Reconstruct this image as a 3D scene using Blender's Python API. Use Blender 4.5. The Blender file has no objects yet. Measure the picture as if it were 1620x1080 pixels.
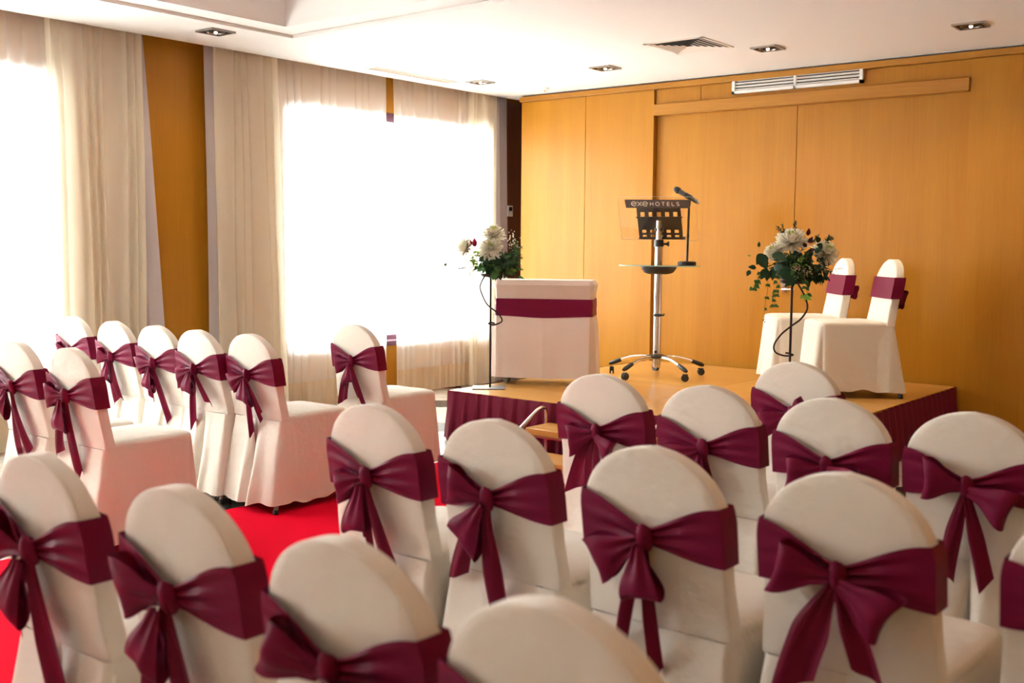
import bpy, math, random
from mathutils import Vector, Matrix, noise

# ------------------------------------------------------------------ camera, world, light, exposure
sc = bpy.context.scene
COL = sc.collection
S = 1.13
CAM = Vector((6.719, -8.203, 1.377))
yaw, pitch, roll = (math.radians(v) for v in (38.8098, -5.1638, 0.4282))
fwd = Vector((-math.sin(yaw) * math.cos(pitch), math.cos(yaw) * math.cos(pitch), math.sin(pitch)))
rgt = Vector((math.cos(yaw), math.sin(yaw), 0))
upv = rgt.cross(fwd)
r2 = math.cos(roll) * rgt + math.sin(roll) * upv
u2 = -math.sin(roll) * rgt + math.cos(roll) * upv
cd = bpy.data.cameras.new('camera')
cam = bpy.data.objects.new('camera', cd)
COL.objects.link(cam)
cam.matrix_world = Matrix(((r2.x, u2.x, -fwd.x, CAM.x), (r2.y, u2.y, -fwd.y, CAM.y), (r2.z, u2.z, -fwd.z, CAM.z), (0, 0, 0, 1)))
cd.sensor_width = 36
cd.lens = 1697.7 / 1620 * 36
cd.clip_start = 0.05
cd.dof.use_dof = True
cd.dof.focus_distance = 6.6
cd.dof.aperture_fstop = 3.6
sc.camera = cam

WORLD_STRENGTH = 5.6
w = bpy.data.worlds.new('daylight')
sc.world = w
w.use_nodes = True
bg = w.node_tree.nodes['Background']
bg.inputs[1].default_value = WORLD_STRENGTH
# overcast sky above, brighter half below the horizon added to lift the ceiling
_n = w.node_tree.nodes
_tc = _n.new('ShaderNodeTexCoord')
_sp = _n.new('ShaderNodeSeparateXYZ')
_cr = _n.new('ShaderNodeValToRGB')
w.node_tree.links.new(_tc.outputs['Generated'], _sp.inputs[0])
_mr = _n.new('ShaderNodeMapRange')
_mr.inputs[1].default_value = -1
_mr.inputs[2].default_value = 1
w.node_tree.links.new(_sp.outputs[2], _mr.inputs[0])
w.node_tree.links.new(_mr.outputs[0], _cr.inputs[0])
_cr.color_ramp.elements[0].position = 0.46
_cr.color_ramp.elements[0].color = (1.15, 1.16, 1.18, 1)
_cr.color_ramp.elements[1].position = 0.54
_cr.color_ramp.elements[1].color = (0.93, 0.98, 1.06, 1)
w.node_tree.links.new(_cr.outputs[0], bg.inputs[0])

sc.view_settings.view_transform = 'Standard'
sc.view_settings.look = 'None'
sc.view_settings.gamma = 1
sc.view_settings.use_curve_mapping = False
sc.view_settings.exposure = 2.72

WX = -0.2          # inner face of the window wall
H = 2.8            # ceiling
WINS = [(-2.55, -0.12), (-7.3, -4.55), (-10.4, -7.9)]  # last opening is out of view, added to light the near chairs
WZ0, WZ1 = 0.49, 2.45
for i, (a, b) in enumerate(WINS):          # sky portals in the window openings
    l = bpy.data.lights.new('window_portal', 'AREA')
    l.shape = 'RECTANGLE'
    l.size = WZ1 - WZ0
    l.size_y = b - a
    l.cycles.is_portal = True
    o = bpy.data.objects.new('window_portal', l)
    COL.objects.link(o)
    o.location = (WX - 0.24, (a + b) / 2, (WZ0 + WZ1) / 2)
    o.rotation_euler = (0, math.radians(-90), 0)

# ------------------------------------------------------------------ materials
def mat(name, col, rough=0.6, metal=0.0, **kw):
    m = bpy.data.materials.new(name)
    m.use_nodes = True
    b = m.node_tree.nodes['Principled BSDF']
    b.inputs['Base Color'].default_value = (*col, 1)
    b.inputs['Roughness'].default_value = rough
    b.inputs['Metallic'].default_value = metal
    for k, v in kw.items():
        b.inputs[k.replace('_', ' ')].default_value = v
    return m

def nd(m, t, **kw):
    n = m.node_tree.nodes.new(t)
    for k, v in kw.items():
        setattr(n, k, v)
    return n

def lk(m, a, b):
    m.node_tree.links.new(a, b)

def bumpy(m, scale=200, strength=0.1, dist=0.002, detail=3, coord='Object', sc3=None):
    tc = nd(m, 'ShaderNodeTexCoord')
    n = nd(m, 'ShaderNodeTexNoise')
    n.inputs['Scale'].default_value = scale
    n.inputs['Detail'].default_value = detail
    if sc3:
        mp = nd(m, 'ShaderNodeMapping')
        mp.inputs['Scale'].default_value = sc3
        lk(m, tc.outputs[coord], mp.inputs[0])
        lk(m, mp.outputs[0], n.inputs['Vector'])
    else:
        lk(m, tc.outputs[coord], n.inputs['Vector'])
    bp = nd(m, 'ShaderNodeBump')
    bp.inputs['Strength'].default_value = strength
    bp.inputs['Distance'].default_value = dist
    lk(m, n.outputs['Fac'], bp.inputs['Height'])
    lk(m, bp.outputs[0], m.node_tree.nodes['Principled BSDF'].inputs['Normal'])
    return n

def wood(name, c0, c1, rough=0.38, axis='z', sc=1.0, spec=0.3):
    m = mat(name, c0, rough)
    m.node_tree.nodes['Principled BSDF'].inputs['Specular IOR Level'].default_value = spec
    tc = nd(m, 'ShaderNodeTexCoord')
    out = []
    for s_long, s_cross, det in ((0.5, 9, 6), (3.0, 130, 4)):
        mp = nd(m, 'ShaderNodeMapping')
        v = [s_cross * sc] * 3
        v['xyz'.index(axis)] = s_long * sc
        mp.inputs['Scale'].default_value = v
        n = nd(m, 'ShaderNodeTexNoise')
        n.inputs['Scale'].default_value = 1
        n.inputs['Detail'].default_value = det
        n.inputs['Distortion'].default_value = 0.6
        lk(m, tc.outputs['Object'], mp.inputs[0])
        lk(m, mp.outputs[0], n.inputs['Vector'])
        out.append(n)
    mx = nd(m, 'ShaderNodeMix')
    mx.inputs[0].default_value = 0.42
    lk(m, out[0].outputs['Fac'], mx.inputs[2])
    lk(m, out[1].outputs['Fac'], mx.inputs[3])
    cr = nd(m, 'ShaderNodeValToRGB')
    cr.color_ramp.elements[0].position = 0.3
    cr.color_ramp.elements[1].position = 0.7
    cr.color_ramp.elements[0].color = (*c1, 1)
    cr.color_ramp.elements[1].color = (*c0, 1)
    lk(m, mx.outputs[0], cr.inputs[0])
    lk(m, cr.outputs[0], m.node_tree.nodes['Principled BSDF'].inputs['Base Color'])
    return m

M = {}
M['oak'] = wood('oak_panel', (0.46, 0.202, 0.013), (0.38, 0.15, 0.007), 0.36)
M['oakh'] = wood('oak_trim', (0.47, 0.215, 0.028), (0.34, 0.135, 0.014), 0.36, 'x', 1.4)
M['oaky'] = wood('oak_trim_side', (0.60, 0.31, 0.072), (0.44, 0.20, 0.036), 0.36, 'y', 1.4)
M['floorwood'] = wood('stage_wood', (0.62, 0.33, 0.085), (0.50, 0.235, 0.048), 0.30, 'x', spec=0.16)
M['step'] = wood('step_wood', (0.66, 0.36, 0.10), (0.54, 0.26, 0.06), 0.4, 'x')
M['shaded_wood'] = wood('shaded_wood', (0.20, 0.075, 0.03), (0.13, 0.045, 0.018), 0.45)  # dark brown niche wood, the corner's shade put into its colour
M['ceil'] = mat('ceiling_paint', (0.82, 0.81, 0.79), 0.8)
bumpy(M['ceil'], 60, 0.05)
M['wallpaint'] = mat('wall_paint', (0.45, 0.34, 0.24), 0.8)
bumpy(M['wallpaint'], 60, 0.05)
M['frame'] = mat('window_frame_paint', (0.10, 0.022, 0.045), 0.45)
bumpy(M['frame'], 80, 0.05)
M['white'] = mat('white_enamel', (0.80, 0.78, 0.74), 0.4)
bumpy(M['white'], 90, 0.03)
M['grilledark'] = mat('vent_dark', (0.012, 0.011, 0.01), 0.8)
bumpy(M['grilledark'], 90, 0.03)
M['grilletan'] = mat('vent_tan', (0.50, 0.33, 0.19), 0.6)
bumpy(M['grilletan'], 90, 0.03)
M['steel'] = mat('brushed_steel', (0.62, 0.60, 0.57), 0.24, 1.0)
bumpy(M['steel'], 40, 0.05, sc3=(8, 8, 0.3))
M['chrome'] = mat('chrome', (0.80, 0.78, 0.76), 0.12, 1.0)
bumpy(M['chrome'], 40, 0.01)
M['nickel'] = mat('lamp_nickel', (0.36, 0.34, 0.31), 0.35, 1.0)
bumpy(M['nickel'], 60, 0.04)
M['reflector'] = mat('lamp_reflector', (0.85, 0.80, 0.74), 0.08, 1.0)
bumpy(M['reflector'], 140, 0.8, 0.004)
M['black'] = mat('black_plastic', (0.018, 0.017, 0.017), 0.42)
bumpy(M['black'], 120, 0.05)
M['iron'] = mat('dark_iron', (0.035, 0.024, 0.022), 0.5, 0.6)
bumpy(M['iron'], 120, 0.1)
M['plate'] = mat('grey_plate', (0.19, 0.19, 0.20), 0.45, 0.5)
bumpy(M['plate'], 120, 0.06)
M['leg'] = mat('grey_leg_paint', (0.24, 0.22, 0.22), 0.4, 0.7)
bumpy(M['leg'], 120, 0.06)
M['signbrown'] = mat('sign_brown', (0.075, 0.055, 0.045), 0.5)
bumpy(M['signbrown'], 90, 0.03)
M['signletter'] = mat('sign_letter', (0.72, 0.62, 0.50), 0.5)
bumpy(M['signletter'], 90, 0.03)
M['micgrey'] = mat('microphone_grey', (0.10, 0.10, 0.105), 0.35, 0.5)
bumpy(M['micgrey'], 120, 0.05)
M['grill'] = mat('microphone_grill', (0.03, 0.03, 0.032), 0.5, 0.7)
bumpy(M['grill'], 600, 0.8, 0.002)
M['tyre'] = mat('caster_rubber', (0.03, 0.03, 0.032), 0.5)
bumpy(M['tyre'], 120, 0.05)
M['castergrey'] = mat('caster_grey', (0.22, 0.21, 0.20), 0.5)
bumpy(M['castergrey'], 120, 0.05)

def cloth(name, col, rough=0.85, sheen=0.2, sub=0.0, bump=0.25, scale=26):
    m = mat(name, col, rough, 0.0)
    b = m.node_tree.nodes['Principled BSDF']
    b.inputs['Sheen Weight'].default_value = sheen
    b.inputs['Sheen Roughness'].default_value = 0.5
    b.inputs['Specular IOR Level'].default_value = 0.25
    tc = nd(m, 'ShaderNodeTexCoord')
    n1 = nd(m, 'ShaderNodeTexNoise')
    n1.inputs['Scale'].default_value = scale
    n1.inputs['Detail'].default_value = 2
    n2 = nd(m, 'ShaderNodeTexNoise')
    n2.inputs['Scale'].default_value = 900
    ad = nd(m, 'ShaderNodeMath', operation='MULTIPLY_ADD')
    ad.inputs[1].default_value = 0.05
    lk(m, tc.outputs['Object'], n1.inputs['Vector'])
    lk(m, tc.outputs['Object'], n2.inputs['Vector'])
    lk(m, n2.outputs['Fac'], ad.inputs[0])
    lk(m, n1.outputs['Fac'], ad.inputs[2])
    bp = nd(m, 'ShaderNodeBump')
    bp.inputs['Strength'].default_value = bump
    bp.inputs['Distance'].default_value = 0.01
    lk(m, ad.outputs[0], bp.inputs['Height'])
    lk(m, bp.outputs[0], b.inputs['Normal'])
    if sub:
        tr = nd(m, 'ShaderNodeBsdfTranslucent')
        tr.inputs[0].default_value = (*col, 1)
        mx = nd(m, 'ShaderNodeMixShader')
        mx.inputs[0].default_value = sub
        o = m.node_tree.nodes['Material Output']
        lk(m, b.outputs[0], mx.inputs[1])
        lk(m, tr.outputs[0], mx.inputs[2])
        lk(m, mx.outputs[0], o.inputs[0])
    return m

M['cover'] = cloth('cream_cotton', (0.79, 0.725, 0.625), bump=0.45)
M['satin'] = cloth('burgundy_satin', (0.165, 0.003, 0.032), 0.5, 0.0, bump=0.12, scale=40)
M['satin'].node_tree.nodes['Principled BSDF'].inputs['Specular IOR Level'].default_value = 0.16
M['organza'] = cloth('burgundy_organza', (0.19, 0.005, 0.032), 0.5, 0.0, sub=0.3, bump=0.12, scale=40)
M['skirtcloth'] = cloth('burgundy_skirt_cloth', (0.15, 0.004, 0.024), 0.65, 0.0)
M['linen'] = cloth('pink_linen', (0.70, 0.555, 0.475), 0.85, 0.2)
M['lining'] = cloth('lilac_lining', (0.56, 0.51, 0.53), 0.8, 0.15, sub=0.12)
M['drape'] = cloth('beige_drape', (0.90, 0.84, 0.70), 0.85, 0.15, sub=0.5)

def sheer(name, col, t):
    m = bpy.data.materials.new(name)
    m.use_nodes = True
    nt = m.node_tree
    nt.nodes.remove(nt.nodes['Principled BSDF'])
    o = nt.nodes['Material Output']
    tp = nd(m, 'ShaderNodeBsdfTransparent')
    tl = nd(m, 'ShaderNodeBsdfTranslucent')
    df = nd(m, 'ShaderNodeBsdfDiffuse')
    tl.inputs[0].default_value = (*col, 1)
    df.inputs[0].default_value = (*col, 1)
    tc = nd(m, 'ShaderNodeTexCoord')
    n = nd(m, 'ShaderNodeTexNoise')
    n.inputs['Scale'].default_value = 500
    lk(m, tc.outputs['Object'], n.inputs['Vector'])
    mr = nd(m, 'ShaderNodeMapRange')
    mr.inputs[3].default_value = t - 0.06
    mr.inputs[4].default_value = t + 0.06
    lk(m, n.outputs['Fac'], mr.inputs[0])
    m1 = nd(m, 'ShaderNodeMixShader')
    m1.inputs[0].default_value = 0.45
    m2 = nd(m, 'ShaderNodeMixShader')
    lk(m, tl.outputs[0], m1.inputs[1])
    lk(m, df.outputs[0], m1.inputs[2])
    lk(m, mr.outputs[0], m2.inputs[0])
    lk(m, m1.outputs[0], m2.inputs[1])
    lk(m, tp.outputs[0], m2.inputs[2])
    lk(m, m2.outputs[0], o.inputs[0])
    return m
M['sheer'] = sheer('sheer_voile', (0.96, 0.95, 0.89), 0.15)
M['hem'] = sheer('sheer_voile_hem', (0.90, 0.81, 0.62), 0.08)

def glass(name, col, refl=0.08, tint=1.0):
    m = bpy.data.materials.new(name)
    m.use_nodes = True
    nt = m.node_tree
    nt.nodes.remove(nt.nodes['Principled BSDF'])
    tp = nd(m, 'ShaderNodeBsdfTransparent')
    tp.inputs[0].default_value = (*col, 1)
    gl = nd(m, 'ShaderNodeBsdfGlossy')
    gl.inputs['Roughness'].default_value = 0.03
    fr = nd(m, 'ShaderNodeFresnel')
    fr.inputs[0].default_value = 1.4
    mx = nd(m, 'ShaderNodeMixShader')
    lk(m, fr.outputs[0], mx.inputs[0])
    lk(m, tp.outputs[0], mx.inputs[1])
    lk(m, gl.outputs[0], mx.inputs[2])
    lk(m, mx.outputs[0], nt.nodes['Material Output'].inputs[0])
    return m
M['pane'] = glass('window_glass', (0.97, 0.98, 0.97))
M['acrylic'] = glass('clear_acrylic', (0.985, 0.985, 0.97))
M['greenglass'] = glass('green_glass', (0.80, 0.93, 0.86))
M['glassedge'] = mat('glass_edge', (0.35, 0.62, 0.50), 0.15)
bumpy(M['glassedge'], 90, 0.02)
M['acrylicedge'] = mat('acrylic_edge', (0.40, 0.37, 0.28), 0.3)
bumpy(M['acrylicedge'], 90, 0.02)

# red carpet
M['carpet'] = mat('red_carpet', (0.80, 0.004, 0.026), 0.95)
M['carpet'].node_tree.nodes['Principled BSDF'].inputs['Specular IOR Level'].default_value = 0.03
bumpy(M['carpet'], 700, 0.5, 0.004)
# diagonal stone tiles
def tiles():
    m = mat('stone_tiles', (0.6, 0.55, 0.48), 0.22)
    b = m.node_tree.nodes['Principled BSDF']
    tc = nd(m, 'ShaderNodeTexCoord')
    mp = nd(m, 'ShaderNodeMapping')
    mp.inputs['Rotation'].default_value = (0, 0, math.radians(45))
    mp.inputs['Location'].default_value = (0.17, 0.06, 0)
    mp.inputs['Scale'].default_value = (1 / 0.4, 1 / 0.4, 1)
    lk(m, tc.outputs['Object'], mp.inputs[0])
    sp = nd(m, 'ShaderNodeSeparateXYZ')
    lk(m, mp.outputs[0], sp.inputs[0])
    def mth(op, a, b_=None):
        n = nd(m, 'ShaderNodeMath', operation=op)
        for i, v in enumerate((a, b_)):
            if v is None:
                continue
            if isinstance(v, (int, float)):
                n.inputs[i].default_value = v
            else:
                lk(m, v, n.inputs[i])
        return n.outputs[0]
    fx, fy = mth('FRACT', sp.outputs[0]), mth('FRACT', sp.outputs[1])
    ex = mth('MINIMUM', fx, mth('SUBTRACT', 1, fx))
    ey = mth('MINIMUM', fy, mth('SUBTRACT', 1, fy))
    joint = mth('LESS_THAN', mth('MINIMUM', ex, ey), 0.008)
    ix, iy = mth('FLOOR', sp.outputs[0]), mth('FLOOR', sp.outputs[1])
    dk = mth('MULTIPLY', mth('COMPARE', mth('FLOORED_MODULO', ix, 3), 0), mth('COMPARE', mth('FLOORED_MODULO', iy, 3), 1))
    for n in m.node_tree.nodes:
        if n.type == 'MATH' and n.operation == 'COMPARE':
            n.inputs[2].default_value = 0.1
    ns = nd(m, 'ShaderNodeTexNoise')
    ns.inputs['Scale'].default_value = 7
    ns.inputs['Detail'].default_value = 8
    lk(m, tc.outputs['Object'], ns.inputs['Vector'])
    cr = nd(m, 'ShaderNodeValToRGB')
    cr.color_ramp.elements[0].position = 0.3
    cr.color_ramp.elements[0].color = (0.50, 0.45, 0.38, 1)
    cr.color_ramp.elements[1].position = 0.7
    cr.color_ramp.elements[1].color = (0.66, 0.60, 0.52, 1)
    lk(m, ns.outputs['Fac'], cr.inputs[0])
    a = nd(m, 'ShaderNodeMix', data_type='RGBA')
    lk(m, dk, a.inputs[0])
    lk(m, cr.outputs[0], a.inputs[6])
    a.inputs[7].default_value = (0.035, 0.034, 0.033, 1)
    c = nd(m, 'ShaderNodeMix', data_type='RGBA')
    lk(m, joint, c.inputs[0])
    lk(m, a.outputs[2], c.inputs[6])
    c.inputs[7].default_value = (0.22, 0.19, 0.16, 1)
    lk(m, c.outputs[2], b.inputs['Base Color'])
    return m
M['tiles'] = tiles()
def leafmat(name, c, sub=0.25):
    m = cloth(name, c, 0.45, 0.0, sub=sub, bump=0.1, scale=60)
    return m
M['leafdark'] = leafmat('dark_green_leaf', (0.018, 0.055, 0.022), 0.15)
M['leafmid'] = leafmat('mid_green_leaf', (0.055, 0.14, 0.035))
M['leaflight'] = leafmat('light_green_leaf', (0.20, 0.36, 0.05))
M['petal'] = leafmat('cream_petal', (0.84, 0.80, 0.66), 0.3)
M['petalc'] = leafmat('green_centre_petal', (0.62, 0.68, 0.24), 0.3)
M['bud'] = leafmat('magenta_petal', (0.36, 0.012, 0.07), 0.2)
M['budk'] = leafmat('maroon_petal', (0.06, 0.006, 0.014), 0.1)
M['stem'] = leafmat('brown_stem', (0.05, 0.04, 0.03), 0.0)
M['seed'] = leafmat('cream_blossom', (0.55, 0.42, 0.26), 0.1)
M['blossom'] = leafmat('white_blossom', (0.80, 0.76, 0.66), 0.1)

# ------------------------------------------------------------------ mesh helpers
class MB:
    def __init__(s):
        s.v, s.f = [], []
        s.mi = []
        s.cur = 0
    def add(s, vs, fs, T=None):
        k = len(s.v)
        s.v += [tuple(T @ Vector(p)) if T else tuple(p) for p in vs]
        s.f += [tuple(i + k for i in f) for f in fs]
        s.mi += [s.cur] * len(fs)
    def box(s, a, b, T=None, bev=0.0):
        x0, y0, z0 = a
        x1, y1, z1 = b
        if bev <= 0:
            vs = [(x, y, z) for z in (z0, z1) for y in (y0, y1) for x in (x0, x1)]
            s.add(vs, [(0, 2, 3, 1), (4, 5, 7, 6), (0, 1, 5, 4), (2, 6, 7, 3), (0, 4, 6, 2), (1, 3, 7, 5)], T)
            return
        # chamfered box: three rings per side
        e = bev
        rings = []
        for z, i in ((z0, e), (z0 + e, 0), (z1 - e, 0), (z1, e)):
            xa, xb, ya, yb = x0 + i, x1 - i, y0 + i, y1 - i
            c = e if i == 0 else e * 0.5
            rings.append([(xa + c, ya, z), (xb - c, ya, z), (xb, ya + c, z), (xb, yb - c, z), (xb - c, yb, z), (xa + c, yb, z), (xa, yb - c, z), (xa, ya + c, z)])
        s.loft(rings, True, True, T)
    def loft(s, rings, closed=True, caps=False, T=None):
        n = len(rings[0])
        vs = [p for r in rings for p in r]
        fs = []
        for j in range(len(rings) - 1):
            for i in range(n if closed else n - 1):
                a, b = j * n + i, j * n + (i + 1) % n
                fs.append((a, b, b + n, a + n))
        if caps:
            fs.append(tuple(reversed(range(n))))
            fs.append(tuple(range((len(rings) - 1) * n, len(rings) * n)))
        s.add(vs, fs, T)
    def tube(s, pts, r, n=8, T=None, caps=True):
        pts = [Vector(p) for p in pts]
        rr = r if isinstance(r, (list, tuple)) else [r] * len(pts)
        rings = []
        ref = None
        for i, p in enumerate(pts):
            d = (pts[min(i + 1, len(pts) - 1)] - pts[max(i - 1, 0)]).normalized()
            if ref is None:
                ref = Vector((0, 0, 1)) if abs(d.z) < 0.9 else Vector((1, 0, 0))
            a = (ref - d * ref.dot(d)).normalized()
            ref = a
            b = d.cross(a)
            rings.append([tuple(p + (a * math.cos(t) + b * math.sin(t)) * rr[i]) for t in (2 * math.pi * k / n for k in range(n))])
        s.loft(rings, True, caps, T)
    def lathe(s, prof, n=24, T=None, cx=0, cy=0):
        rings = [[(cx + r * math.cos(2 * math.pi * k / n), cy + r * math.sin(2 * math.pi * k / n), z) for k in range(n)] for r, z in prof]
        s.loft(rings, True, True, T)
    def ball(s, c, r, n=10, sq=(1, 1, 1)):
        rings = []
        for j in range(1, n):
            t = math.pi * j / n
            rings.append([(c[0] + sq[0] * r * math.sin(t) * math.cos(2 * math.pi * k / n), c[1] + sq[1] * r * math.sin(t) * math.sin(2 * math.pi * k / n), c[2] - sq[2] * r * math.cos(t)) for k in range(n)])
        s.loft(rings, True, True)
    def build(s, name, m, parent=None, smooth=True, angle=40, T=None):
        me = bpy.data.meshes.new(name)
        me.from_pydata(s.v, [], s.f)
        for x in (m if isinstance(m, (list, tuple)) else [m]):
            me.materials.append(x)
        if isinstance(m, (list, tuple)):
            me.polygons.foreach_set('material_index', s.mi)
        if smooth:
            me.polygons.foreach_set('use_smooth', [True] * len(me.polygons))
            me.set_sharp_from_angle(angle=math.radians(angle))
        me.update()
        o = bpy.data.objects.new(name, me)
        COL.objects.link(o)
        if parent:
            o.parent = parent
        return o

def tag(o, label=None, cat=None, group=None, kind=None):
    for k, v in (('label', label), ('category', cat), ('group', group), ('kind', kind)):
        if v:
            o[k] = v
    return o
def thing(name, label, cat, loc=(0, 0, 0), rz=0, group=None):
    o = bpy.data.objects.new(name, None)
    COL.objects.link(o)
    o.location = loc
    o.rotation_euler = (0, 0, rz)
    o.empty_display_size = 0.1
    return tag(o, label, cat, group)
def struct(name, mb, m, parent=None, smooth=False):
    o = mb.build(name, m, parent, smooth)
    if not parent:
        o['kind'] = 'structure'
    return o
def sstep(t):
    t = max(0, min(1, t))
    return t * t * (3 - 2 * t)
def nz(x, y=0, z=0):
    return noise.noise(Vector((x, y, z)))

# ------------------------------------------------------------------ room shell
RX, NY = 7.9, -10.9            # right wall, near wall
b = MB(); b.box((WX - 0.3, NY, -0.1), (RX, 0.75, 0.0)); struct('floor', b, M['tiles'])

# window wall with three openings, the nearest unseen and added for light
b = MB()
ys = sorted([NY - 0.1, 0.75] + [v for wn in WINS for v in wn])
b.box((WX - 0.3, NY - 0.1, 0), (WX, 0.75, WZ0))
b.box((WX - 0.3, NY - 0.1, WZ1 + 0.08), (WX, 0.75, 3.3))
solid = [(NY - 0.1, -10.4), (-7.9, -7.3), (-4.55, -2.55), (-0.12, 0.75)]
for a, c in solid:
    b.box((WX - 0.3, a, WZ0), (WX, c, WZ1 + 0.08))
struct('wall_left', b, M['oak'])
for i, (a, c) in enumerate(WINS):
    b = MB()
    t = 0.05
    x0, x1 = WX - 0.22, WX - 0.13
    b.box((x0, a, WZ0), (x1, a + t, WZ1)); b.box((x0, c - t, WZ0), (x1, c, WZ1))
    b.box((x0, a, WZ0), (x1, c, WZ0 + t)); b.box((WX - 0.24, a, WZ1), (WX + 0.004, c, WZ1 + 0.08))
    b.box((WX - 0.13, a, WZ0 - 0.03), (WX + 0.02, c, WZ0 + 0.012))
    wo = struct('window_%d' % (i + 1), b, M['frame'])
    b = MB(); b.box((x0 + 0.03, a + t, WZ0 + t), (x0 + 0.04, c - t, WZ1))
    b.build('pane', M['pane'], wo, False)
# back wall of oak panels
D = 0.6
b = MB()
def panel(x0, x1, z0, z1, y, e=0.003):
    b.box((x0 + e, y, z0 + e), (x1 - e, D, z1 - e))
TR = 2.735
xs = [0.22, 0.97, 1.70]
for i in range(2):
    panel(xs[i], xs[i + 1], 0, TR, 0)
panel(1.70, 2.145, 2.60, TR, 0.02); panel(2.145, 4.345, 2.60, TR, 0.02)
for x0, x1 in ((4.345, 5.65), (5.65, 6.95), (6.95, RX)):
    panel(x0, x1, 0, TR, 0.0)
b.box((0.23, 0.03, 0.0), (1.69, D - 0.01, TR)); b.box((1.71, 0.09, 0), (RX, D - 0.01, TR))
struct('wall_back', b, M['oak'])
b = MB(); b.box((0.205, -0.02, TR), (RX, D, 2.783), bev=0.004); struct('trim_1', b, M['oakh'])
b = MB(); b.box((1.703, -0.022, 2.506), (4.345, 0.06, 2.603), bev=0.004); struct('trim_2', b, M['oakh'])
for i, (x0, x1) in enumerate(((1.703, 3.005), (3.011, 4.342))):
    b = MB(); b.box((x0, 0.05, 0.0), (x1, 0.085, 2.505)); dr = struct('door_%d' % (i + 1), b, M['oak'])
    if i == 0:
        b = MB(); b.box((2.925, 0.03, 1.00), (2.965, 0.05, 1.11), bev=0.004)
        hd = b.build('door_handle', M['chrome'], dr)
        b = MB(); b.tube([(2.945, 0.032, 1.03), (2.945, -0.005, 1.03), (2.955, -0.012, 1.03), (3.06, -0.012, 1.03)], 0.009, 10)
        b.build('lever', M['chrome'], hd)
# niche beside the panels, right wall and near wall
b = MB(); b.box((WX, 0.6, 0), (0.22, 0.75, 3.1)); b.box((0.205, 0.02, 0), (0.222, 0.6, 2.74)); struct('wall_niche', b, M['shaded_wood'])
b = MB(); b.box((WX, 0.13, 0.0), (WX + 0.012, 0.6, 2.8)); struct('trim_3', b, M['shaded_wood'])  # wall strip coloured dark for the shade in the corner
b = MB()
for k in range(8):
    b.box((RX, NY + k * 1.46 + 0.003, 0), (RX + 0.15, NY + (k + 1) * 1.46 - 0.003, 2.8))
b.box((RX + 0.02, NY, 0), (RX + 0.2, 0.75, 3.3))
struct('wall_right', b, M['oak'])
b = MB(); b.box((WX - 0.3, NY - 0.15, 0), (RX + 0.2, NY, 3.3)); struct('wall_near', b, M['wallpaint'])

# ceiling with a stepped tray and a curtain slot along the windows
b = MB()
cx0, cx1, cy0, cy1 = 0.706, 6.7, -9.6, -3.2          # step
ix0, ix1, iy0, iy1 = 0.90, 6.5, -9.4, -3.42           # tray edge
def ringbox(o, i, z0, z1):
    (ox0, ox1, oy0, oy1), (jx0, jx1, jy0, jy1) = o, i
    b.box((ox0, oy0, z0), (jx0, oy1, z1)); b.box((jx1, oy0, z0), (ox1, oy1, z1))
    b.box((jx0, oy0, z0), (jx1, jy0, z1)); b.box((jx0, jy1, z0), (jx1, oy1, z1))
ringbox((0.0, RX, NY, 0.0), (cx0, cx1, cy0, cy1), H, H + 0.14)
b.box((0.0, 0.0, H - 0.004), (RX, 0.6, H + 0.14))
ringbox((cx0, cx1, cy0, cy1), (ix0, ix1, iy0, iy1), H + 0.022, H + 0.14)
zt = H + 0.34
s = 0.05
lo = [(ix0, iy0, H + 0.03), (ix1, iy0, H + 0.03), (ix1, iy1, H + 0.03), (ix0, iy1, H + 0.03)]
hi = [(ix0 + s, iy0 + s, zt), (ix1 - s, iy0 + s, zt), (ix1 - s, iy1 - s, zt), (ix0 + s, iy1 - s, zt)]
b.loft([lo, hi], True, False)
b.box((ix0 - 0.1, iy0 - 0.1, zt), (ix1 + 0.1, iy1 + 0.1, zt + 0.05))
b.box((WX, NY, 2.96), (0.0, 0.6, 3.1)); b.box((-0.02, NY, H), (0.0, 0.6, 2.97))
struct('ceiling', b, M['ceil'])

# ------------------------------------------------------------------ ceiling fittings
def downlight(x, y, label, watts):
    rz = 0
    t = thing('recessed_spotlight', label, 'ceiling light', (x, y, H), rz, 'recessed spotlights in the ceiling')
    b = MB(); q = 0.095; i = 0.078
    for a, c in (((-q, -q), (q, -i)), ((-q, i), (q, q)), ((-q, -i), (-i, i)), ((i, -i), (q, i))):
        b.box((a[0], a[1], -0.012), (c[0], c[1], 0.0))
    b.build('frame', M['nickel'], t, False)
    b = MB(); b.box((-i, -i, -0.003), (i, i, -0.001)); b.build('recess', M['grilledark'], t, False)
    b = MB(); b.lathe([(0.064, -0.004), (0.066, -0.011), (0.056, -0.012), (0.052, -0.006)], 28); b.build('ring', M['nickel'], t)
    b = MB(); b.lathe([(0.052, -0.006), (0.03, -0.004), (0.013, -0.0036)], 24); rf = b.build('reflector', M['reflector'], t)
    b = MB(); b.ball((0, 0, -0.008), 0.011, 10); b.build('bulb', M['bulb'], rf)
    if watts:
        l = bpy.data.lights.new('halogen_beam', 'SPOT')
        l.energy = watts
        l.color = (1.0, 0.78, 0.52)
        l.spot_size = math.radians(140)
        l.spot_blend = 1.0
        l.shadow_soft_size = 0.03
        o = bpy.data.objects.new('halogen_beam', l)
        COL.objects.link(o)
        o.location = (x, y, H - 0.03)
mb_ = mat('halogen_bulb', (0.95, 0.9, 0.8), 0.2)
pb = mb_.node_tree.nodes['Principled BSDF']
pb.inputs['Emission Color'].default_value = (1, 0.8, 0.55, 1)
pb.inputs['Emission Strength'].default_value = 6
M['bulb'] = mb_
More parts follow.
